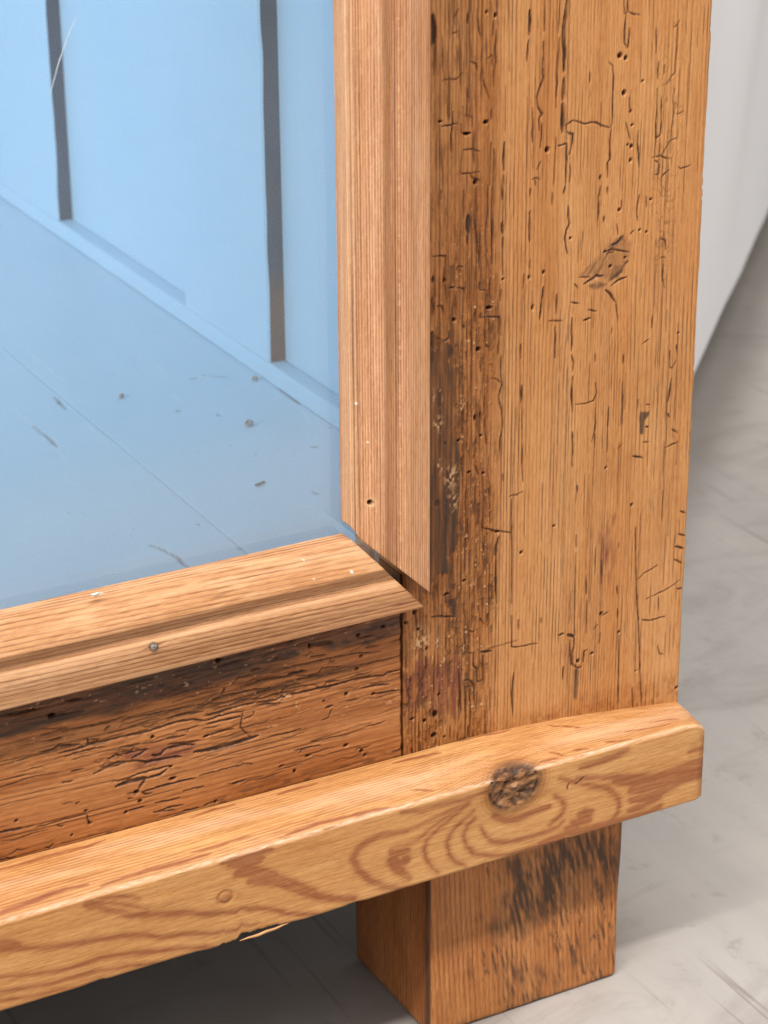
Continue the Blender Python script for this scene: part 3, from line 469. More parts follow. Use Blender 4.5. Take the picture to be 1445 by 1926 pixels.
    for i, p in enumerate(STILE_RED):
        red = np.maximum(red, blob(U, V, jb * 1.5, jb * 2.5, p, 1.6) * np.clip(0.58 + 0.8 * fbm(X / 1.3, Z / 9, 36 + i, 3), 0, 0.85))
    # crumbs: bright raised splinters in the worn zone
    cr = sstep(0.60, 0.74, fbm(X / 0.8, Z / 1.5, 40, 2)) * W * sstep(0.2, 0.6, W) * sstep(-86, -78, X + 12 * sstep(150, 135, Z))
    for cx, cz, rr in ((-94.6, 141.5, 2.6), (-88.5, 140.0, 1.1), (-89.2, 217.0, 1.5), (-88.6, 196, 1.2), (-84.5, 192.0, 2.0), (-84.0, 184.0, 1.6), (-81.0, 212.5, 1.3), (-89.0, 209.0, 1.4)):
        cr = np.maximum(cr, np.exp(-((X - cx) ** 2 + ((Z - cz) / 1.6) ** 2) / rr ** 2) * sstep(-0.05, 0.35, fbm(X / 0.7, Z / 1.0, 41, 2)))
    pale = cr * 0.75; crack *= (1 - 0.8 * cr); stain *= (1 - 0.8 * cr); depth -= cr * 0.35
    # darker band right above the moulding
    low_band = sstep(112, 104, Z + 2 * fbm(X / 3, Z / 2, 42, 2)) * (0.25 + 0.5 * sstep(-0.2, 0.5, fbm(X / 1.5, Z / 1.5, 43, 3)))
    tone = np.clip(tone + low_band, 0, 1)
    stain = np.maximum(stain, sstep(-1.6, 0.2, X + 1.2 * fbm(Z / 5, X * 0, 44, 2)) * sstep(0.1, 0.6, fbm(Z / 7, X / 3, 45, 2)) * 0.45)
    depth += 0.05 * late + 0.05 * fbm(X / 1.2, Z / 9, 46, 2)
    # slightly rounded, knocked right arris
    r = 1.8; q = np.clip((X + r) / r, 0, 1)
    rnd = r * (1 - np.sqrt(np.clip(1 - q * q, 0, 1))) * (0.75 + 0.3 * fbm(Z / 9, X * 0, 47, 2))
    ql = np.clip((-99.2 - X) / 0.8, 0, 1)
    y = depth + rnd + 0.7 * ql * ql
    nick = 0.5 * sstep(0.35, 0.75, fbm(Z / 3.5, X * 0, 48, 2)) * q
    P = np.stack([(X - 0.25 * q * (1 + fbm(Z / 11, X * 0, 49, 2)) - nick), y, Z], -1) / 1000.0
    at = dict(late=late, tone=tone, crack=np.clip(crack, 0, 1), stain=np.clip(stain, 0, 1), red=np.clip(red, 0, 1), pale=pale, white=X * 0)
    def back(rm): rm[:, 1] = 0.030; return rm
    return sheet_solid('stile', P, at, back)
stile = link('stile', make_stile(), M['stile'], cab)
stile['label'] = 'worn upright pine stile with cracks, wormholes and a dark stain beside the bead'

# ---- bottom rail
def make_rail():
    U = np.concatenate([np.linspace(-750, -245, 30), np.arange(-243.0, -100.35, 0.27), [-100.35]])
    V = np.arange(92.0, 164.6, 0.27)
    X, Z = np.meshgrid(U, V)
    JU = 0.25 * fbm(X / 1.6, Z / 1.1, 103, 2); JV = 0.16 * fbm(X / 1.4, Z / 1.1, 104, 2)
    slope = 0.012 * (X + 170)
    warp = 2.2 * fbm(X / 90, Z / 40, 105, 2) + 0.2 * fbm(X / 30, Z / 4, 106, 2) + slope
    phi = (Z + warp) / 1.7
    late = rings(phi) * np.clip(0.40 + 0.5 * fbm(X / 50, Z / 4, 107, 2), 0.05, 0.8)
    tone = 0.45 * sstep(0.0, 0.6, fbm(X / 45, Z / 5, 108, 3)) + 0.25 * sstep(0.1, 0.6, fbm(X / 12, Z / 5, 109, 3))
    # worn zone below the bead
    mid = 148.0 + 0.0 * X - 0.03 * (X + 100)
    W = sstep(118, 137, Z + 4 * fbm(X / 14, Z / 5, 110, 2) + 0.10 * (X + 170)) * sstep(-252, -235, X)
    W *= np.clip(0.6 + 0.9 * fbm(X / 22, Z / 6, 111, 2), 0.0, 1) * np.where(X > -135, 0.55, 1)
    h, e = brick(Z + 0.5 * fbm(Z / 5, X / 8, 112, 2) + JV * 2.2 + slope, X + JU * 3, 113, 1.15, 9.0)
    h2, e2 = brick(Z + 0.7 * fbm(Z / 4, X / 6, 114, 2) + JV * 2.4 + slope, X + JU * 4, 115, 0.75, 5.0)
    ch = fbm(Z / 0.9, X / 7, 116, 3); pit = sstep(0.22, 0.5, ch)
    depth = W * (0.28 * h * h + 0.12 * h2 + 0.40 * pit)
    crack = W * np.maximum.reduce([e * 0.55 * sstep(0.3, 0.7, W), e2 * 0.28, pit * 0.45])
    tone = np.clip(tone + W * 0.30 * h, 0, 0.9)
    rl = rings(phi, 0.55, 0.78, 0.95); seg = sstep(0.18, 0.45, fbm(X / 20, Z / 2.6, 130, 3))
    crack = np.maximum(crack, rl * seg * 0.6); depth += rl * seg * 0.2
    fib = sstep(0.18, 0.5, fbm(X / 13, Z / 0.75, 131, 3)) * W
    crack = np.maximum(crack, fib * 0.6); depth += fib * 0.3
    rng = np.random.default_rng(9); extra = []
    for _ in range(170):
        zz0 = rng.uniform(128, 158) if rng.random() < 0.7 else rng.uniform(104, 130)
        x0 = rng.uniform(-240, -104); ln_ = float(np.clip(rng.lognormal(2.0, 0.7), 2, 32)); pts = []
        for k in range(5): pts += [10 * (x0 + ln_ * k / 4), 10 * (zz0 + rng.normal(0, 0.28) - 0.012 * ln_ * k / 4)]
        extra.append((rng.uniform(18, 50),) + tuple(pts))
    F2, D2 = strokes(U, V, JU, JV, extra, minw=0.30)
    crack = np.maximum(crack, F2 * 0.80); depth += D2 * 0.45
    F, D = strokes(U, V, JU, JV, RAIL_STROKES, minw=0.42, ws=1.5); H = holes(U, V, JU, JV, RAIL_HOLES)
    brk = 0.82 + 0.35 * fbm(X / 2.2, Z / 0.8, 117, 2)
    crack = np.maximum.reduce([crack, np.clip(F * brk, 0, 1) * 0.95, H]); depth += D * 0.75 + H * 1.7
    gr = fbm(X / 14, Z / 1.0, 118, 3); jb = 2.0 * fbm(X / 7, Z / 2.5, 119, 3)
    stain = X * 0
    for p in RAIL_STAIN_SHADE:  # old stain, with the bead's shade painted into it
        stain = np.maximum(stain, blob(U, V, jb, jb * 0.6, p, 1.1) * np.clip(0.88 + 0.32 * gr + 0.25 * fbm(X / 30, Z / 8, 120, 2), 0, 0.95))
    stain *= np.where(X > -165, np.clip(1 - 0.35 * sstep(-165, -140, X) + 0.5 * sstep(0.0, 0.5, fbm(X / 6, Z / 2.5, 121, 3)), 0, 1), 1)
    for p in RAIL_BROWN: tone = np.maximum(tone, blob(U, V, jb, jb, p, 2.0) * 0.75)
    red = X * 0
    for p in RAIL_RED: red = blob(U, V, jb, jb, p, 1.5) * np.clip(0.48 + 0.8 * fbm(X / 6, Z / 1.2, 122, 3), 0, 0.8)
    cr = sstep(0.55, 0.70, fbm(X / 1.8, Z / 0.8, 123, 2)) * W
    pale = cr * 0.6; crack *= (1 - 0.8 * cr); depth -= 0.3 * cr
    low_band = sstep(111, 105, Z + 1.2 * fbm(X / 5, Z / 2, 124, 2))  # darker band just above the moulding
    tone = np.clip(tone + 0.6 * low_band, 0, 1)
    crack = np.maximum(crack, low_band * sstep(0.25, 0.5, fbm(X / 4, Z / 0.9, 125, 2)) * 0.7)
    q = sstep(-101.6, -100.4, X + 0.35 * fbm(Z / 3, X * 0, 126, 2)); depth += 1.1 * q * q; crack = np.maximum(crack, q * 0.85)
    depth += 0.05 * late + 0.05 * fbm(X / 9, Z / 1.2, 127, 2)
    P = np.stack([X, depth + 0.35, Z], -1) / 1000.0
    at = dict(late=late, tone=tone, crack=np.clip(crack, 0, 1), stain=np.clip(stain, 0, 1), red=red, pale=pale, white=X * 0)
    def back(rm): rm[:, 1] = 0.026; return rm
    return sheet_solid('bottom_rail', P, at, back)
rail = link('bottom_rail', make_rail(), M['rail'], cab)
rail['label'] = 'worm-eaten bottom rail with a dark stain and painted-in bead shade under the bead'

# ---- base moulding strip with the knot
SD, ZA, ZB = 17.0, 99.3, 70.9
def make_strip():
    U = np.concatenate([np.linspace(-752, -247, 26), np.arange(-245.0, -3.0, 0.29), np.linspace(-2.9, -1.6, 7)])
    top_len = 18.0; rr = 1.1
    S = np.concatenate([np.arange(0, top_len - 1.2, 0.29), np.arange(top_len - 1.2, top_len + 1.4, 0.14), np.arange(top_len + 1.4, top_len + 28.4 - 1.0, 0.29), np.linspace(top_len + 27.4, top_len + 28.9, 8), np.linspace(top_len + 30, top_len + 45, 5)])
    X, T = np.meshgrid(U, S)
    zb = np.interp(U, [-750, -226.7, -166.2, -101.4, -73.2, -44.4, -20, 0.4], [106.5, 106.5, 105.9, 105.3, 105.2, 103.3, 100.2, 97.6])[None, :] + 0 * X
    wob = 0.25 * fbm(X / 30, X * 0, 201, 2)
    za = ZA + wob + np.interp(X, [-40, -10, -5.5, -3, -1.6], [0, -0.15, -0.9, -2.2, -3.8])
    # torn lower edge
    chip = 0.5 * sstep(0.2, 0.8, fbm(X / 9, X * 0, 202, 3)) + 1.5 * np.exp(-((X + 160) / 9.0) ** 2) * (0.6 + fbm(X / 2.2, X * 0, 203, 3)) - 0.9 * np.exp(-((X + 172) / 5) ** 2)
    zbm = ZB + 0.15 * fbm(X / 25, X * 0, 204, 2) + np.clip(chip, -0.8, 2.0)
    a = np.clip(T / top_len, 0, 1); b = np.clip((T - top_len) / 28.4, 0, 1); c = np.clip((T - top_len - 28.4) / 17, 0, 1)
    Y = -SD * a + c * SD
    Zt = zb + (za - zb) * (0.25 * a + 0.75 * a ** 1.6)
    Z = np.where(T <= top_len, Zt, za + (zbm - za) * b)
    # small chamfer on both arrises
    d1 = np.clip(1 - np.abs(T - top_len) / (rr * (1.0 + 0.4 * fbm(X / 6, X * 0, 205, 2))), 0, 1)
    Y += d1 * 0.42; Z -= d1 * 0.30
    d2 = np.clip(1 - np.abs(T - top_len - 28.4) / 1.0, 0, 1); Y += d2 * 0.4; Z += d2 * 0.25
    # unfolded coordinates for the pattern
    JU = 0.55 * fbm(X / 3.0, T / 1.2, 206, 3); JV = 0.28 * fbm(X / 4.0, T / 1.0, 207, 3) + 0.34 * fbm(X / 11.0, T / 0.55, 224, 2)
    def unfold(lst, top):
        o = []
        for s in lst:
            p = np.array(s[1:], float).reshape(-1, 2)
            v = (p[:, 1] * -1) / SD * top_len if top else top_len * 10 + (ZA * 10 - p[:, 1])
            o.append((s[0],) + tuple(np.stack([p[:, 0], v], -1).ravel()))
        return o
    Uc = U
    Ff, _ = strokes(Uc, S, JU, JV, unfold(FRONT_STROKES, False), soft=0.42, minw=0.5, taper=0.30)
    Fw, _ = strokes(Uc, S, JU, JV, [(s[0] + 90,) + s[1:] for s in unfold(FRONT_STROKES, False)], soft=1.0, minw=0.5, taper=0.30)
    Ff = np.maximum(Ff * 0.80, Fw * 0.58)
    Ft, _ = strokes(Uc, S, JU, JV, unfold(TOP_STROKES, True), soft=0.30, minw=0.4, taper=0.75)
    Ff = Ff * sstep(top_len - 0.2, top_len + 0.5, T); Ft = Ft * (1 - sstep(top_len - 0.5, top_len + 0.1, T))
    kx, kt = -71.8, top_len + 4.0
    rx, rt = 8.9, 8.0
    kd = np.hypot((X - kx) / rx, (T - kt) / rt)
    # fine straight grain on the top, lifted over the knot
    lift = 5.5 * np.exp(-((X - kx + 2) / 17) ** 2) * np.clip(T / top_len, 0, 1) ** 1.3
    tt = T + lift + 1.2 * fbm(X / 110, T / 30, 208, 2) + 0.02 * (X + 150)
    spc = 1.25 + 0.5 * vnoise(tt / 5, tt * 0 + 3, 209)
    fine = rings(tt / 0.95, 0.35, 0.8, 0.97) * np.clip(0.75 + 0.8 * fbm(X / 40, tt / 2.2, 210, 2), 0, 1)
    late = np.where(T < top_len, np.maximum(fine * 0.85, Ft * 1.0), 0)
    streak = fbm(X / 22, T / 0.7, 211, 3)
    bandf = np.clip(Ff * (1.12 + 0.5 * streak), 0, 1)
    left = sstep(-252, -235, X)
    faint = rings((T + 1.5 * fbm(X / 60, T / 14, 212, 2)) / 3.3, 0.3, 0.8, 0.97) * np.clip(0.10 + 0.3 * fbm(X / 40, T / 5, 213, 2), 0, 0.3)
    late = np.where(T >= top_len, np.maximum(bandf * 0.92, faint * 0.7), late)
    late = np.where(X < -247, rings(T / 4.0 + 0.4 * fbm(X / 80, T / 10, 220, 2)) * 0.7, late)
    # rings wrapping the knot
    kr = rings(kd * 6.5 + 0.4 * fbm(X / 5, T / 4, 214, 2), 0.3, 0.75, 0.97) * sstep(1.75, 1.15, kd) * sstep(0.95, 1.05, kd)
    late = np.maximum(late, kr * 0.4)
    tone = 0.18 * sstep(0.0, 0.6, fbm(X / 30, T / 5, 215, 3)) + 0.75 * np.exp(-((kd - 1.05) / 0.25) ** 2) + 0.35 * np.exp(-(((X - kx + 11) / 8) ** 2 + ((T - kt - 3) / 5) ** 2))
    kin = 1 - sstep(0.80, 1.02, kd + 0.14 * fbm(X / 2, T / 2, 216, 3))
    lump = fbm(X / 3.6 + T / 6, T / 2.2 - X / 9, 217, 3)
    kc = fbm(X / 2.0 + T / 8, T / 1.1, 218, 3)
    depth = kin * (1.1 + 1.2 * (-lump) + 0.5 * kc) * sstep(1.05, 0.55, kd) + 0.9 * np.exp(-((kd - 0.93) / 0.07) ** 2) * sstep(-0.4, 0.3, fbm(X / 3, T / 3, 219, 2))
    kred = kin * 0.55
    stain = kin * np.clip(0.34 - 1.1 * kc, 0.0, 0.88) + 0.45 * np.exp(-((kd - 1.0) / 0.10) ** 2)
    crack = np.maximum(kin * sstep(0.12, 0.42, -lump) * 0.9, 0.85 * np.exp(-((kd - 0.93) / 0.05) ** 2) * sstep(-0.2, 0.3, fbm(X / 3, T / 3, 219, 2)))
    pale = kin * sstep(0.18, 0.5, lump) * 0.20 * sstep(-0.1, 0.3, kc)
    # frayed light fibres on the arris
    fz = np.exp(-((T - top_len) / 0.75) ** 2)
    pale = np.maximum(pale, fz * np.clip(0.55 + 0.7 * fbm(X / 2.5, T / 0.5, 221, 3), 0, 0.85) * (1 - kin))
    Y -= fz * 0.22 * np.clip(fbm(X / 1.2, T / 0.4, 222, 2), 0, 1)
    pale = np.maximum(pale, (T < top_len - 1) * 0.36 * np.clip(np.sin(np.pi * np.clip(T / top_len, 0, 1)), 0, 1) * sstep(-0.25, 0.5, fbm(X / 38, T / 4, 225, 3)) * (1 - kin) * (1 - 0.9 * late))
    # fill-in over the punched nail
    nx_, nt_ = -167.4, top_len + (ZA - 86.5)
    nd = np.hypot((X - nx_) / 2.5, (T - nt_) / 2.1)
    depth += 0.35 * np.exp(-((nd - 0.9) / 0.25) ** 2) - 0.15 * np.exp(-(nd / 0.6) ** 2)
    red = np.clip(0.10 * np.exp(-(nd / 0.9) ** 2) + kred, 0, 1); late = np.maximum(late, 0.55 * (1 - sstep(0.8, 1.05, nd)))
    tone = np.clip(tone + 0.5 * np.exp(-((nd - 1.0) / 0.2) ** 2), 0, 1)
    # small checks right of the knot
    cu, _ = strokes(Uc, S, JU * 0.3, JV * 0.3, unfold([(50, -530, 886, -528, 900, -524, 908), (45, -490, 905, -470, 915), (40, -500, 900, -478, 908)], False))
    crack = np.maximum(crack, cu * 0.85); depth += cu * 0.5
    tone = np.clip(tone + 0.75 * sstep(-4.5, -1.6, X) * (T > top_len + 3), 0, 1)
    depth += 0.04 * late + 0.035 * fbm(X / 12, T / 0.8, 223, 3)
    on_top = T < top_len
    Zd = np.where(on_top, Z - depth, Z); Yd = np.where(on_top, Y, Y + depth)
    # rounded right-hand end
    q = np.clip((X + 6.5) / 5.0, 0, 1); Yd = Yd + q ** 3 * 1.2 * (T > top_len * 0.6)
    P = np.stack([X, Yd, Zd], -1) / 1000.0
    at = dict(late=late, tone=tone, crack=np.clip(crack, 0, 1), stain=np.clip(stain, 0, 1), red=red, pale=np.clip(pale, 0, 1), white=X * 0)
    nr, nc, _ = P.shape
    A = P.reshape(-1, 3); n = len(A)
    # end caps and back are closed through the profile loops
    e1 = np.arange(nr) * nc; e2 = e1 + nc - 1
    V = np.concatenate([A, A[e1], A[e2]])
    bk = np.array([[e1[0], e1[-1], e2[-1], e2[0]]])
    at = {k: np.concatenate([v.ravel(), v.ravel()[e1], v.ravel()[e2]]) for k, v in at.items()}
    qf = gridfaces(nr, nc, True)
    return build_mesh('base_moulding', V, [qf, list(range(n, n + nr)), list(range(n + nr, n + 2 * nr))[::-1], list(bk[0])], at, len(qf))
strip = link('base_moulding', make_strip(), M['strip'], cab)
strip['label'] = 'lighter pine base moulding strip with a dark round knot near its end'

# torn sliver hanging from the lower edge of the moulding
def sliver():
    k = 26; t = np.linspace(0, 1, k)
    x = -148.0 - t * 15.5; z = 71.4 - 0.75 * np.sin(t * 1.9) * t ** 0.8 + 0.10 * np.sin(t * 17); y = -SD - 0.35 * np.sin(t * 3)
    w = 0.6 * np.sin(np.pi * np.clip(t, 0.02, 0.98)) ** 0.7 + 0.05
    V = []
    for i in range(k):
        for a in range(6):
            V.append((x[i], y[i] + 0.45 * w[i] * math.cos(a * math.pi / 3), z[i] + w[i] * 0.75 * math.sin(a * math.pi / 3)))
    q = np.array([[i * 6 + a, i * 6 + (a + 1) % 6, (i + 1) * 6 + (a + 1) % 6, (i + 1) * 6 + a] for i in range(k - 1) for a in range(6)])
    n = len(V)
    at = {kk: np.zeros(n) for kk in ('late', 'tone', 'crack', 'stain', 'red', 'white')}; at['pale'] = np.full(n, 0.15)
    return build_mesh('splinter', np.array(V) / 1000.0, [q, list(range(6))[::-1], list(range(n - 6, n))], at, len(q))
link('splinter', sliver(), M['strip'], strip)

# ---- block foot
def make_foot():
    x0, x1, y1, zt = -91.1, -19.8, 50.0, 74.0
    r = 2.2
    # perimeter path: left face from the back, round the front-left corner, the front, round, right face
    def arc(cx, cy, a0, a1, n): return [(cx + r * math.cos(a), cy + r * math.sin(a)) for a in np.linspace(a0, a1, n)]
    path = [(x0, y) for y in np.arange(y1, r + 0.1, -0.4)] + arc(x0 + r, r, math.pi, 1.5 * math.pi, 9)[0:] + [(x, 0.0) for x in np.arange(x0 + r + 0.35, x1 - r - 0.1, 0.35)] + arc(x1 - r, r, 1.5 * math.pi, 2 * math.pi, 9) + [(x1, y) for y in np.linspace(r + 1, y1, 12)]
    path = np.array(path); S = np.concatenate([[0], np.cumsum(np.hypot(*(path[1:] - path[:-1]).T))])
    tng = np.gradient(path, axis=0); tng /= np.linalg.norm(tng, axis=1)[:, None]; nor = np.stack([tng[:, 1], -tng[:, 0]], -1)
    Zs = np.concatenate([np.linspace(0, 1.6, 7), np.arange(1.95, zt, 0.35)])
    SS, Z = np.meshgrid(S, Zs)
    Xp = np.broadcast_to(path[:, 0], SS.shape); Yp = np.broadcast_to(path[:, 1], SS.shape)
    front = ((Yp < 0.6) & (Xp > x0 + 1)).astype(float); leftf = (Xp < x0 + 0.4).astype(float)
    uf = SS - S[np.argmin(np.abs(path[:, 0] - (x0 + r)) + np.abs(path[:, 1]))] + x0 + r        # unfolded x on the front
    lean = 0.06 * Z
    phi = (SS + lean + 0.5 * fbm(SS / 20, Z / 40, 301, 2)) / 1.75
    late = rings(phi) * np.clip(0.6 + 0.4 * fbm(SS / 5, Z / 20, 302, 2), 0.1, 0.9)
    tone = 0.35 * sstep(0.0, 0.6, fbm(SS / 9, Z / 16, 303, 3))
    # streaky soot-like stain: short slanting fibres
    st = fbm((SS + 0.22 * Z) / 1.0, Z / 7.0, 304, 3)
    st2 = fbm((SS + 0.25 * Z) / 0.7, Z / 3.5, 314, 3)
    JU = 2.2 * fbm(SS / 3, Z / 7, 305, 3); JV = 2.8 * fbm(SS / 3, Z / 6, 306, 3)
    ufm = uf[0]
    stain = SS * 0
    order = np.argsort(ufm); assert np.all(np.diff(order) > 0)
    for p in FOOT_STAIN: stain = np.maximum(stain, blob(ufm, Zs, JU * 1.5, JV * 1.5, p, 5.5) * np.clip(0.66 + 0.9 * st + 0.55 * st2, 0, 0.92))
    for p in FOOT_STAIN2: stain = np.maximum(stain, blob(ufm, Zs, JU * 1.5, JV * 1.5, p, 5.0) * np.clip(0.42 + 1.0 * st + 0.6 * st2, 0, 0.85))
    sc = sstep(-84, -70, uf) * sstep(0.12, 0.40, st + 0.5 * st2) * sstep(0.02, 0.4, fbm(SS / 9, Z / 11, 307, 2) + 0.18) * 0.75
    stain = np.maximum(stain, sc * front)
    ledge = np.exp(-((Yp - 1.5) / 2.6) ** 2) * leftf
    stain = np.maximum(stain, ledge * (0.75 + 0.3 * fbm(SS / 1.5, Z / 8, 308, 2)))
    stain = np.maximum(stain, 0.6 * sstep(3.2, 0.2, Z + 1.5 * fbm(SS / 4, Z * 0, 309, 3)) * (0.6 + 0.5 * st))
    stain = np.maximum(stain, 0.75 * sstep(-23.6, -20.5, Xp) * sstep(28, 46, Z + 6 * fbm(Z / 5, SS * 0, 310, 2)))
    tone = np.clip(tone + leftf * 0.25, 0, 1)
    red = leftf * 0.16
    depth = 0.07 * late + 0.06 * fbm(SS / 1.2, Z / 9, 311, 2) + 0.1 * np.clip(st, 0, 1) * front
    ed = np.clip(1 - Z / 1.4, 0, 1) ** 2 * (0.9 + 0.5 * fbm(SS / 5, Z * 0, 312, 2))
    depth = depth + ed
    bow = 0.7 * fbm(Z / 28, Z * 0, 313, 2)
    lift = 0.7 * sstep(-60, -78, uf) * front * np.clip(1 - Z / 4, 0, 1)
    P = np.stack([Xp - nor[:, 0] * depth * 1.0 + bow * (Xp > x1 - r - 0.5), Yp - nor[:, 1] * depth, np.maximum(Z, 0) + lift * 0 + 0.2], -1) / 1000.0
    at = dict(late=late, tone=tone, crack=SS * 0, stain=np.clip(stain, 0, 1), red=red, pale=SS * 0, white=SS * 0)
    nr, nc, _ = P.shape; A = P.reshape(-1, 3); n = len(A)
    lo = np.arange(nc); hi = (nr - 1) * nc + np.arange(nc)
    V = np.concatenate([A, A[lo], A[hi]])
    at = {k: np.concatenate([v.ravel(), v.ravel()[lo], v.ravel()[hi]]) for k, v in at.items()}
    q = gridfaces(nr, nc)
    back = [0] + [i * nc for i in range(1, nr)] + [i * nc + nc - 1 for i in range(nr - 1, -1, -1)]
    return build_mesh('block_foot', V, [q, list(range(n, n + nc))[::-1], list(range(n + nc, n + 2 * nc)), back], at, len(q))
foot = link('block_foot', make_foot(), M['foot'], cab)
foot['label'] = 'square block foot with sooty black streaks'

# ---- glazing beads: one profile, mitred at the corner
PROF_S = np.array([0.0, 0.0, 0.35, 2.0, 4.4, 7.0, 9.0, 9.7, 10.5, 12.2, 13.8, 14.9, 15.1, 15.7, 17.2, 19.0, 20.5, 22.5, 25.9, 26.4, 26.5, 26.5])
PROF_H = np.array([-1.1, 4.6, 5.0, 6.0, 7.5, 8.9, 9.6, 9.65, 9.3, 8.35, 8.0, 8.0, 8.1, 8.8, 9.25, 9.35, 9.25, 9.05, 8.9, 8.6, 8.2, -0.2])
def bead(name, vertical):
    L = np.concatenate([[0], np.cumsum(np.hypot(np.diff(PROF_S), np.diff(PROF_H)))])
    T = np.unique(np.concatenate([np.arange(0, L[-1], 0.26), [L[-1]]])); s = np.interp(T, L, PROF_S); h = np.interp(T, L, PROF_H)
    # soften the profile a little
    for _ in range(2):
        hs_ = h.copy(); hs_[1:-1] = 0.25 * h[:-2] + 0.5 * h[1:-1] + 0.25 * h[2:]
        k = (T > 5.2) & (T < L[-1] - 9); h[k] = hs_[k]
    if vertical: A = np.concatenate([np.arange(0, 152.0, 0.28), np.linspace(156, 810, 20)])      # length from the mitre upwards
    else: A = np.concatenate([np.arange(0, 118.0, 0.28), np.linspace(120, 628, 20)])             # length from the mitre leftwards
    sd = 400 if vertical else 500
    kS = 23.3 / 26.5 if vertical else 24.2 / 26.5
    AA, SS = np.meshgrid(A, s); HH = np.broadcast_to(h[:, None], AA.shape); TT = np.broadcast_to(T[:, None], AA.shape)
    mit = SS * kS * (-22.6 / 23.3 if vertical else -21.2 / 24.2)      # the mitre: the outer edge runs further
    along = AA + mit * np.clip(1 - AA / 100.0, 0, 1)
    if vertical:
        warp = 0.5 * fbm(TT / 12, AA / 120, sd + 1, 2) + 0.08 * fbm(TT / 2, AA / 18, sd + 2, 2)
        fz = fbm(TT / 0.5, AA / 1.6, sd + 3, 2)
        phi = (TT + warp) / 0.86
        late = rings(phi, 0.35, 0.75, 0.97) * np.clip(0.82 + 0.4 * fbm(TT / 1.4, AA / 40, sd + 4, 2) + 0.25 * fz, 0.05, 0.95)
        late = np.where(SS > 21, late * 0.7, late)
        dk = np.exp(-((TT - 7.2) / 0.28) ** 2) + 0.8 * np.exp(-((TT - 8.6) / 0.2) ** 2) + 0.7 * np.exp(-((TT - 10.0) / 0.2) ** 2) + 0.9 * np.exp(-((TT - 22.1) / 0.2) ** 2) 
        crack = dk * np.clip(0.45 + 0.6 * fbm(TT / 2, AA / 30, sd + 5, 2), 0, 0.75)
        tone = 0.18 * sstep(0.1, 0.6, fbm(TT / 5, AA / 60, sd + 6, 2)) + 0.08 * sstep(9.8, 10.8, SS) * sstep(15.9, 14.9, SS)  # last term paints the cove's shade into the tone
        pale = 0.22 * sstep(0.35, 0.6, fbm(TT / 0.45, AA / 0.9, sd + 7, 2)) * sstep(10.6, 8.6, SS) + 0.7 * np.exp(-((SS - 15.6) / 0.22) ** 2) * sstep(0.1, 0.5, fbm(AA / 0.9, SS * 0, sd + 8, 2)) + 0.18 * (SS < 2) * (HH > 0.5)
        rough_d = 0.05 * fbm(TT / 0.45, AA / 0.8, sd + 9, 2) * (SS < 18)
        flecks = [(-118.0, 222.5, .34), (-115.5, 211.3, .26)]
    else:
        warp = 1.2 * fbm(TT / 14, AA / 90, sd + 1, 2) + 0.10 * fbm(TT / 2, AA / 16, sd + 2, 2) + 0.030 * AA
        sp = 1.55
        phi = (TT + warp) / sp
        late = rings(phi, 0.5, 0.84, 0.97) * np.clip(0.62 + 0.7 * fbm(TT / 2.2, AA / 60, sd + 4, 2), 0.0, 1.0)
        late = np.maximum(late, 0.8 * rings((TT + warp * 1.1) / 0.8, 0.4, 0.8, 0.97) * (sstep(9.6, 10.6, SS) * sstep(15.6, 14.6, SS) + sstep(20, 21.5, SS)) * np.clip(0.6 + 0.6 * fbm(TT / 1.2, AA / 50, sd + 10, 2), 0, 1))
        crack = 0.55 * (1 - sstep(0, 0.05, np.abs(fbm(TT / 3.2, AA / 90, sd + 5, 2)))) * sstep(0.2, 0.5, fbm(TT / 4, AA / 18, sd + 6, 2)) * (SS > 2)
        tone = 0.25 * sstep(0.1, 0.6, fbm(TT / 4, AA / 50, sd + 7, 2)) + 0.15 * sstep(20.5, 22, SS) + 0.10 * sstep(9.8, 10.8, SS) * sstep(15.9, 14.9, SS)  # shade of the lower flat and cove painted into the tone
        pale = 0.35 * sstep(0.15, 0.5, fbm(TT / 3, AA / 14, sd + 8, 3)) * (SS < 9.6) + 0.35 * np.exp(-((SS - 15.8) / 0.6) ** 2) + 0.45 * np.exp(-((SS - 25.8) / 0.5) ** 2) * sstep(0.0, 0.5, fbm(AA / 20, SS * 0, sd + 11, 2))
        rough_d = 0.03 * fbm(TT / 0.7, AA / 3, sd + 9, 2)
        flecks = [(-121.8, 174.2, .45), (-135.1, 179.6, .26), (-133.5, 174.6, .20)]
    h3 = HH + rough_d - 0.10 * crack
    if vertical:
        x = -119.6 + SS * kS; z = 184.3 + along; nailx, nailz = -114.9, 193.3
        # corner of the inner edge is knocked off
        z = z + 2.2 * np.clip(1 - SS / 2.6, 0, 1) * np.clip(1 - AA / 12, 0, 1) * 0.7
        P = np.stack([x, -h3, z], -1)
    else:
        z = 181.5 - SS * kS; x = -119.2 - along; nailx, nailz = -182.0, 165.7
        P = np.stack([x, -h3, z], -1)
    nd = np.hypot(P[..., 0] - nailx, P[..., 2] - nailz)
    if vertical:
        hole = 1 - sstep(0.55, 0.85, nd); crack = np.maximum(crack, hole); P[..., 1] += hole * 2.2
        pale = np.maximum(pale, 0.35 * np.exp(-((nd - 1.2) / 0.5) ** 2))
    else:
        sp_ = np.exp(-((P[..., 2] - nailz - 0.12 * (P[..., 0] - nailx)) / 0.3) ** 2) * np.clip(1 - np.abs(P[..., 0] - nailx) / 4.2, 0, 1)
        crack = np.maximum(crack, sp_ * 0.85); P[..., 1] += sp_ * 0.5 + 0.6 * np.exp(-(nd / 1.1) ** 4)
    white = TT * 0
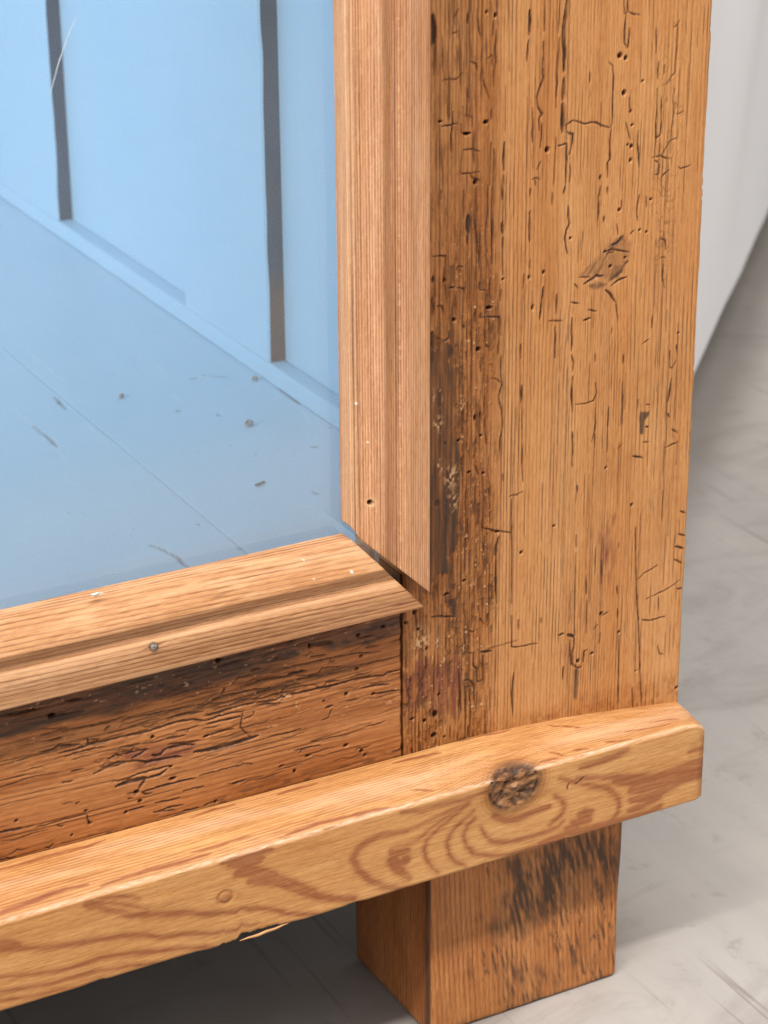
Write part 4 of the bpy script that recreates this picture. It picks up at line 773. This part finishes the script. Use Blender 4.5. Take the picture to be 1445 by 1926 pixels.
    for fx, fz_, fr in flecks:
        dd = np.hypot((P[..., 0] - fx), (P[..., 2] - fz_) / 1.3) / fr + 0.4 * fbm(TT / 0.5, AA / 0.5, sd + 12, 2)
        w_ = 1 - sstep(0.75, 1.15, dd); white = np.maximum(white, w_ * (HH > 1)); P[..., 1] -= 0.15 * w_
    # small furry tear-out at the mitre
    tear = np.clip(1 - AA / 0.8, 0, 1); tone = np.clip(tone + tear * 0.4, 0, 1)
    P = P / 1000.0
    at = dict(late=np.clip(late, 0, 1), tone=tone, crack=np.clip(crack, 0, 1), stain=TT * 0, red=TT * 0, pale=np.clip(pale, 0, 1), white=np.clip(white, 0, 1))
    nr, nc, _ = P.shape; Aq = P.reshape(-1, 3); n = len(Aq)
    e1 = np.arange(nr) * nc; e2 = e1 + nc - 1
    V = np.concatenate([Aq, Aq[e1], Aq[e2]])
    at = {k: np.concatenate([v.ravel(), v.ravel()[e1] * (0.4 if k == 'pale' else 1), v.ravel()[e2]]) for k, v in at.items()}
    q = gridfaces(nr, nc, vertical)
    c1 = list(range(n, n + nr)); c2 = list(range(n + nr, n + 2 * nr)); bk = [e1[0], e1[-1], e2[-1], e2[0]]
    if vertical: q = q[:, ::-1].copy(); fl = False
    else: fl = True
    if fl: q = q[:, ::-1].copy()
    return build_mesh(name, V, [q, c1, c2[::-1], bk], at, len(q))
bv = link('glazing_bead', bead('glazing_bead', True), M['bead_v'], cab)
bv['label'] = 'upright moulded glazing bead with fine straight grain'
bh = link('glazing_bead', bead('glazing_bead', False), M['bead_h'], cab)
bh['label'] = 'bottom moulded glazing bead with a nail head in it'

# nail head in the bottom bead
def nail_head():
    V = []; k = 20
    for r_, y_ in ((0.0, -10.25), (0.55, -10.22), (0.98, -10.0), (1.12, -9.6), (1.12, -8.0)):
        for a in range(k):
            an = a * 2 * math.pi / k
            rr = r_ * (1 + 0.06 * math.sin(3 * an + 1))
            V.append((-182.0 + rr * math.cos(an), y_ + 0.05 * math.sin(5 * an + r_), 165.7 + rr * math.sin(an)))
    q = np.array([[i * k + a, i * k + (a + 1) % k, (i + 1) * k + (a + 1) % k, (i + 1) * k + a] for i in range(4) for a in range(k)])
    return build_mesh('nail_head', np.array(V) / 1000.0, [q], None, len(q))
t = NT('rusty_steel'); nz = t.noise((1500, 1500, 1500), 4.0)
M['nail'] = t.done(t.mix(t.ramp(nz, (0.4, 0.0), (0.65, 1.0)), (0.30, 0.27, 0.24), (0.14, 0.085, 0.06)), 0.45, nz, 0.0002, 0.7, 0.5, Metallic=0.6)
link('nail_head', nail_head(), M['nail'], bh)

# ---- glass
def glass_material():
    t = NT('old_window_glass')
    tr = t.new('ShaderNodeBsdfTransparent'); tr.inputs[0].default_value = (0.965, 0.98, 0.985, 1)
    gl = t.new('ShaderNodeBsdfGlossy'); gl.inputs['Roughness'].default_value = 0.02; gl.inputs[0].default_value = (1, 1, 1, 1)
    fr = t.new('ShaderNodeFresnel'); fr.inputs[0].default_value = 1.5
    mx = t.new('ShaderNodeMixShader'); o = t.new('ShaderNodeOutputMaterial')
    t.ln(fr.outputs[0], mx.inputs[0]); t.ln(tr.outputs[0], mx.inputs[1]); t.ln(gl.outputs[0], mx.inputs[2]); df = t.new('ShaderNodeBsdfDiffuse'); df.inputs[0].default_value = (0.92, 0.92, 0.92, 1)
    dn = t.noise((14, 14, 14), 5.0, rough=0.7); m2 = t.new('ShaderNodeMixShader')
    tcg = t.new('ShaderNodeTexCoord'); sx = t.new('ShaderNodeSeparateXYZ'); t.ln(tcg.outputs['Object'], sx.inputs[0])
    reflection_veil = t.new('ShaderNodeMapRange', interpolation_type='SMOOTHSTEP'); t.ln(t.math('ADD', sx.outputs['Z'], t.math('MULTIPLY', dn, 0.012)), reflection_veil.inputs[0])  # pale reflection painted low on the pane as a diffuse veil
    reflection_veil.inputs[1].default_value = 0.234; reflection_veil.inputs[2].default_value = 0.208; reflection_veil.inputs[3].default_value = 0.0; reflection_veil.inputs[4].default_value = 0.055
    t.ln(t.math('ADD', reflection_veil.outputs[0], t.ramp(dn, (0.3, 0.02), (0.75, 0.05))), m2.inputs[0]); t.ln(mx.outputs[0], m2.inputs[1]); t.ln(df.outputs[0], m2.inputs[2]); t.ln(m2.outputs[0], o.inputs[0])
    return t.m
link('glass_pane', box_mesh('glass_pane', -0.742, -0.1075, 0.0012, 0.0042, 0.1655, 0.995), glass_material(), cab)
# glazing bar across the opening, above the picture
gb = link('glazing_bar', box_mesh('glazing_bar', -0.74, -0.1005, 0.0052, 0.026, 0.525, 0.585, 0.001), M['paint'], cab)

# ---- painted interior
IZ = 0.1483
def floor_board(name, x0, x1, xd, seed):
    U = np.unique(np.concatenate([np.linspace(x0, xd, 12), np.arange(xd, x1, 0.8), [x1]])); V = np.unique(np.concatenate([np.arange(30, 500, 0.9), [528.0]]))
    X, Y = np.meshgrid(U, V)
    JU = 0.3 * fbm(X / 2, Y / 3, seed, 2); JV = 0.3 * fbm(X / 2, Y / 3, seed + 1, 2)
    F, _ = strokes(U, V, JU, JV, BOARD_PALE, soft=0.5, minw=0.8); G, Gd = strokes(U, V, JU, JV, BOARD_DARK, soft=0.5, minw=0.9)
    n = fbm(X / 1.5, Y / 6, seed + 2, 2)
    pale = np.clip(F * (0.6 + 0.8 * n), 0, 0.85); dark = np.clip(G * (0.7 + 0.8 * n), 0, 0.85)
    sp = sstep(0.72, 0.8, fbm(X / 1.3, Y / 1.3, seed + 3, 2)) * sstep(0.1, 0.5, fbm(X / 30, Y / 30, seed + 4, 2))
    dark = np.maximum(dark, sp * 0.35)
    scr = (1 - sstep(0, 0.03, np.abs(fbm((X + 0.1 * Y) / 5, Y / 120, seed + 5, 2)))) * sstep(0.25, 0.6, fbm(X / 12, Y / 30, seed + 6, 2))
    pale = np.maximum(pale, scr * 0.30)
    q = np.minimum(np.clip((X - x0) / 0.8, 0, 1), np.clip((x1 - X) / 0.8, 0, 1)); rd = 0.10 * (1 - np.sqrt(np.clip(1 - (1 - q) ** 2, 0, 1)))
    Z = IZ * 1000 - rd - Gd * 0.3 + 0.25 * fbm(X / 40, Y / 90, seed + 7, 2)
    def back(rm): rm[:, 2] = 0.130; return rm
    return sheet_solid(name, np.stack([X, Y, Z], -1) / 1000.0, dict(pale=pale, dark=dark), back)
b1 = link('floor_board', floor_board('floor_board', -117.9, -38.2, -117.9, 601), M['paint_floor'], cab)
b2 = link('floor_board', floor_board('floor_board', -740.0, -117.96, -262.0, 631), M['paint_floor'], cab)
link('side_panel', box_mesh('side_panel', -0.038, -0.012, 0.0305, 0.530, 0.085, 1.0), M['paint'], cab)
link('back_panel', box_mesh('back_panel', -0.745, -0.0385, 0.5305, 0.542, 0.085, 1.0), M['paint'], cab)
def batten(y0, y1, z0, z1, seed):
    """a painted batten with a darker front edge"""
    n = 90; zz_ = np.concatenate([np.linspace(z0, z0 + 0.25, n), [z1]])
    w0 = 0.0005 * fbm(zz_ * 60, zz_ * 0, seed, 2)
    V = []; bare = []
    prof = [(-0.0379, y1), (-0.0449, y1), (-0.0449, y0 + 0.0009), (-0.0442, y0), (-0.0379, y0)]
    for z, w in zip(zz_, w0):
        for k, (x, y) in enumerate(prof):
            V.append((x + (w if k in (2, 3) else 0), y, z)); bare.append(float(np.clip((0.036 + w * 8 - (z - z0)) / 0.014, 0, 1)) * (1 if seed == 811 else 0.0))
    m = len(zz_); q = []; mi = []
    for i in range(m - 1):
        for k in range(4):
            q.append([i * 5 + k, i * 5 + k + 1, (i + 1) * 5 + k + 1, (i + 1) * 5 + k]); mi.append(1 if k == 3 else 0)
    me = build_mesh('batten', np.array(V), [np.array(q), list(range(5))[::-1], list(range((m - 1) * 5, m * 5))], dict(bare=np.array(bare)), 0)
    o = link('batten', me, [M['paint'], M['edge']], cab)
    for i, k in enumerate(mi): me.polygons[i].material_index = k
    return o
bt2 = batten(0.2033, 0.2789, IZ + 0.0080, 1.0, 811)
bt1 = batten(0.4187, 0.5290, IZ + 0.0080, 1.0, 812)
bt2['label'] = 'blue batten nearer the glass, its front edge dark and bare wood at the foot'
bt1['label'] = 'blue batten farther from the glass with a dark front edge'
link('floor_ledge', box_mesh('floor_ledge', -0.0450, -0.0382, 0.0310, 0.5295, IZ + 0.0002, IZ + 0.0078, 0.0007), M['paint'], cab)
# unseen boards added to close the underside and keep it dark
link('side_shade_board', box_mesh('side_shade_board', -0.752, -0.742, 0.0, 0.53, 0.001, 0.140), M['rail'], cab)
link('back_shade_board', box_mesh('back_shade_board', -0.742, -0.02, 0.515, 0.5295, 0.001, 0.128), M['rail'], cab)

# ------------------------------------------------------------------ loose bits
def lump_mesh(name, c, size, seed, n=10):
    """an irregular crumb lying on a surface"""
    rng = random.Random(seed); V = []; k = 12
    for i in range(n + 1):
        th = math.pi * i / n
        for a in range(k):
            ph = 2 * math.pi * a / k
            d = 1 + 0.28 * math.sin(3 * ph + seed) * math.sin(2 * th) + rng.uniform(-0.16, 0.16)
            V.append((c[0] + size[0] * d * math.sin(th) * math.cos(ph), c[1] + size[1] * d * math.sin(th) * math.sin(ph), c[2] + max(-size[2] * 0.9, size[2] * d * math.cos(th))))
    q = np.array([[i * k + a, i * k + (a + 1) % k, (i + 1) * k + (a + 1) % k, (i + 1) * k + a] for i in range(n) for a in range(k)])
    return build_mesh(name, np.array(V), [q[:, ::-1].copy()], None, 0)
def plain(name, c1, c2, sc, rough=0.8):
    t = NT(name); nz = t.noise((sc, sc, sc), 4.0)
    return t.done(t.mix(t.ramp(nz, (0.38, 0.0), (0.62, 1.0)), c1, c2), rough, nz, 0.0003, 0.7)
M['crumb'] = plain('wood_dust', (0.46, 0.42, 0.39), (0.24, 0.21, 0.20), 900)
M['dark_bit'] = plain('dark_splinter', (0.13, 0.11, 0.10), (0.07, 0.06, 0.055), 900)
M['flake'] = plain('white_paint_flake', (0.80, 0.77, 0.72), (0.68, 0.62, 0.55), 700)
M['fibre'] = plain('pale_fibre', (0.55, 0.60, 0.64), (0.45, 0.52, 0.58), 700)
def crumb(name, x, y, size, seed, mat, label, cat, rz=0.0):
    o = link(name, lump_mesh(name, (0, 0, size[2] * 0.85), size, seed), mat)
    o.location = (x, y, IZ + 0.0002); o.rotation_euler = (0, 0, rz)
    return tag(o, label, cat)
crumb('wood_crumb', -0.0704, 0.1676, (0.0017, 0.0013, 0.0010), 5, M['crumb'], 'largest grey crumb of wood on the blue cabinet floor, right of the middle', 'crumb', 0.4)
crumb('wood_splinter', -0.0906, 0.1161, (0.0022, 0.00045, 0.0004), 6, M['dark_bit'], 'thin dark splinter lying on the blue cabinet floor towards the front', 'splinter', 0.25)
crumb('wood_crumb', -0.0485, 0.2085, (0.0013, 0.0011, 0.0008), 7, M['crumb'], 'grey crumb against the ledge below the nearer batten', 'crumb', 0.9)
crumb('wood_crumb', -0.0992, 0.2159, (0.0010, 0.0009, 0.0007), 8, M['crumb'], 'small pinkish crumb alone on the cabinet floor, left of the white scratch', 'crumb', 0.2)
# curl of white paint on the bottom bead
fk = link('paint_flake', lump_mesh('paint_flake', (0, 0, 0), (0.0017, 0.0007, 0.0004), 12), M['flake'])
fk.location = (-0.1962, -0.0064, 0.1835); fk.rotation_euler = (R(-48), R(6), R(4))
tag(fk, 'curled white paint flake lying on the bottom bead', 'flake')
# pale fibre stuck to the inside of the glass
def tube_mesh(name, pts, rad, k=6):
    pts = np.array(pts, float); t_ = np.linspace(0, 1, len(pts)); tt = np.linspace(0, 1, 40)
    P = np.stack([np.interp(tt, t_, pts[:, i]) for i in range(3)], -1)
    for _ in range(4): P[1:-1] = 0.25 * P[:-2] + 0.5 * P[1:-1] + 0.25 * P[2:]
    V = []
    for i, p in enumerate(P):
        r_ = rad * (0.25 + 0.75 * math.sin(math.pi * min(max(0.62 - 0.62 * i / 39 + 0.15, 0), 1)))
        for a in range(k): V.append((p[0] + r_ * math.cos(a * 2 * math.pi / k), p[1] + r_ * 0.6 * math.sin(a * 2 * math.pi / k), p[2] + r_ * 0.3 * math.sin(a * 2 * math.pi / k)))
    q = np.array([[i * k + a, i * k + (a + 1) % k, (i + 1) * k + (a + 1) % k, (i + 1) * k + a] for i in range(39) for a in range(k)])
    return build_mesh(name, np.array(V), [q], None, len(q))
fb = link('fibre', tube_mesh('fibre', [(-0.1977, 0.0006, 0.3157), (-0.1962, 0.0006, 0.3195), (-0.1949, 0.0006, 0.3232), (-0.1931, 0.0006, 0.3269), (-0.1915, 0.0006, 0.3305), (-0.1897, 0.0006, 0.3334)], 0.00014), M['fibre'])
tag(fb, 'thin pale curved fibre clinging to the glass at the upper left', 'fibre')
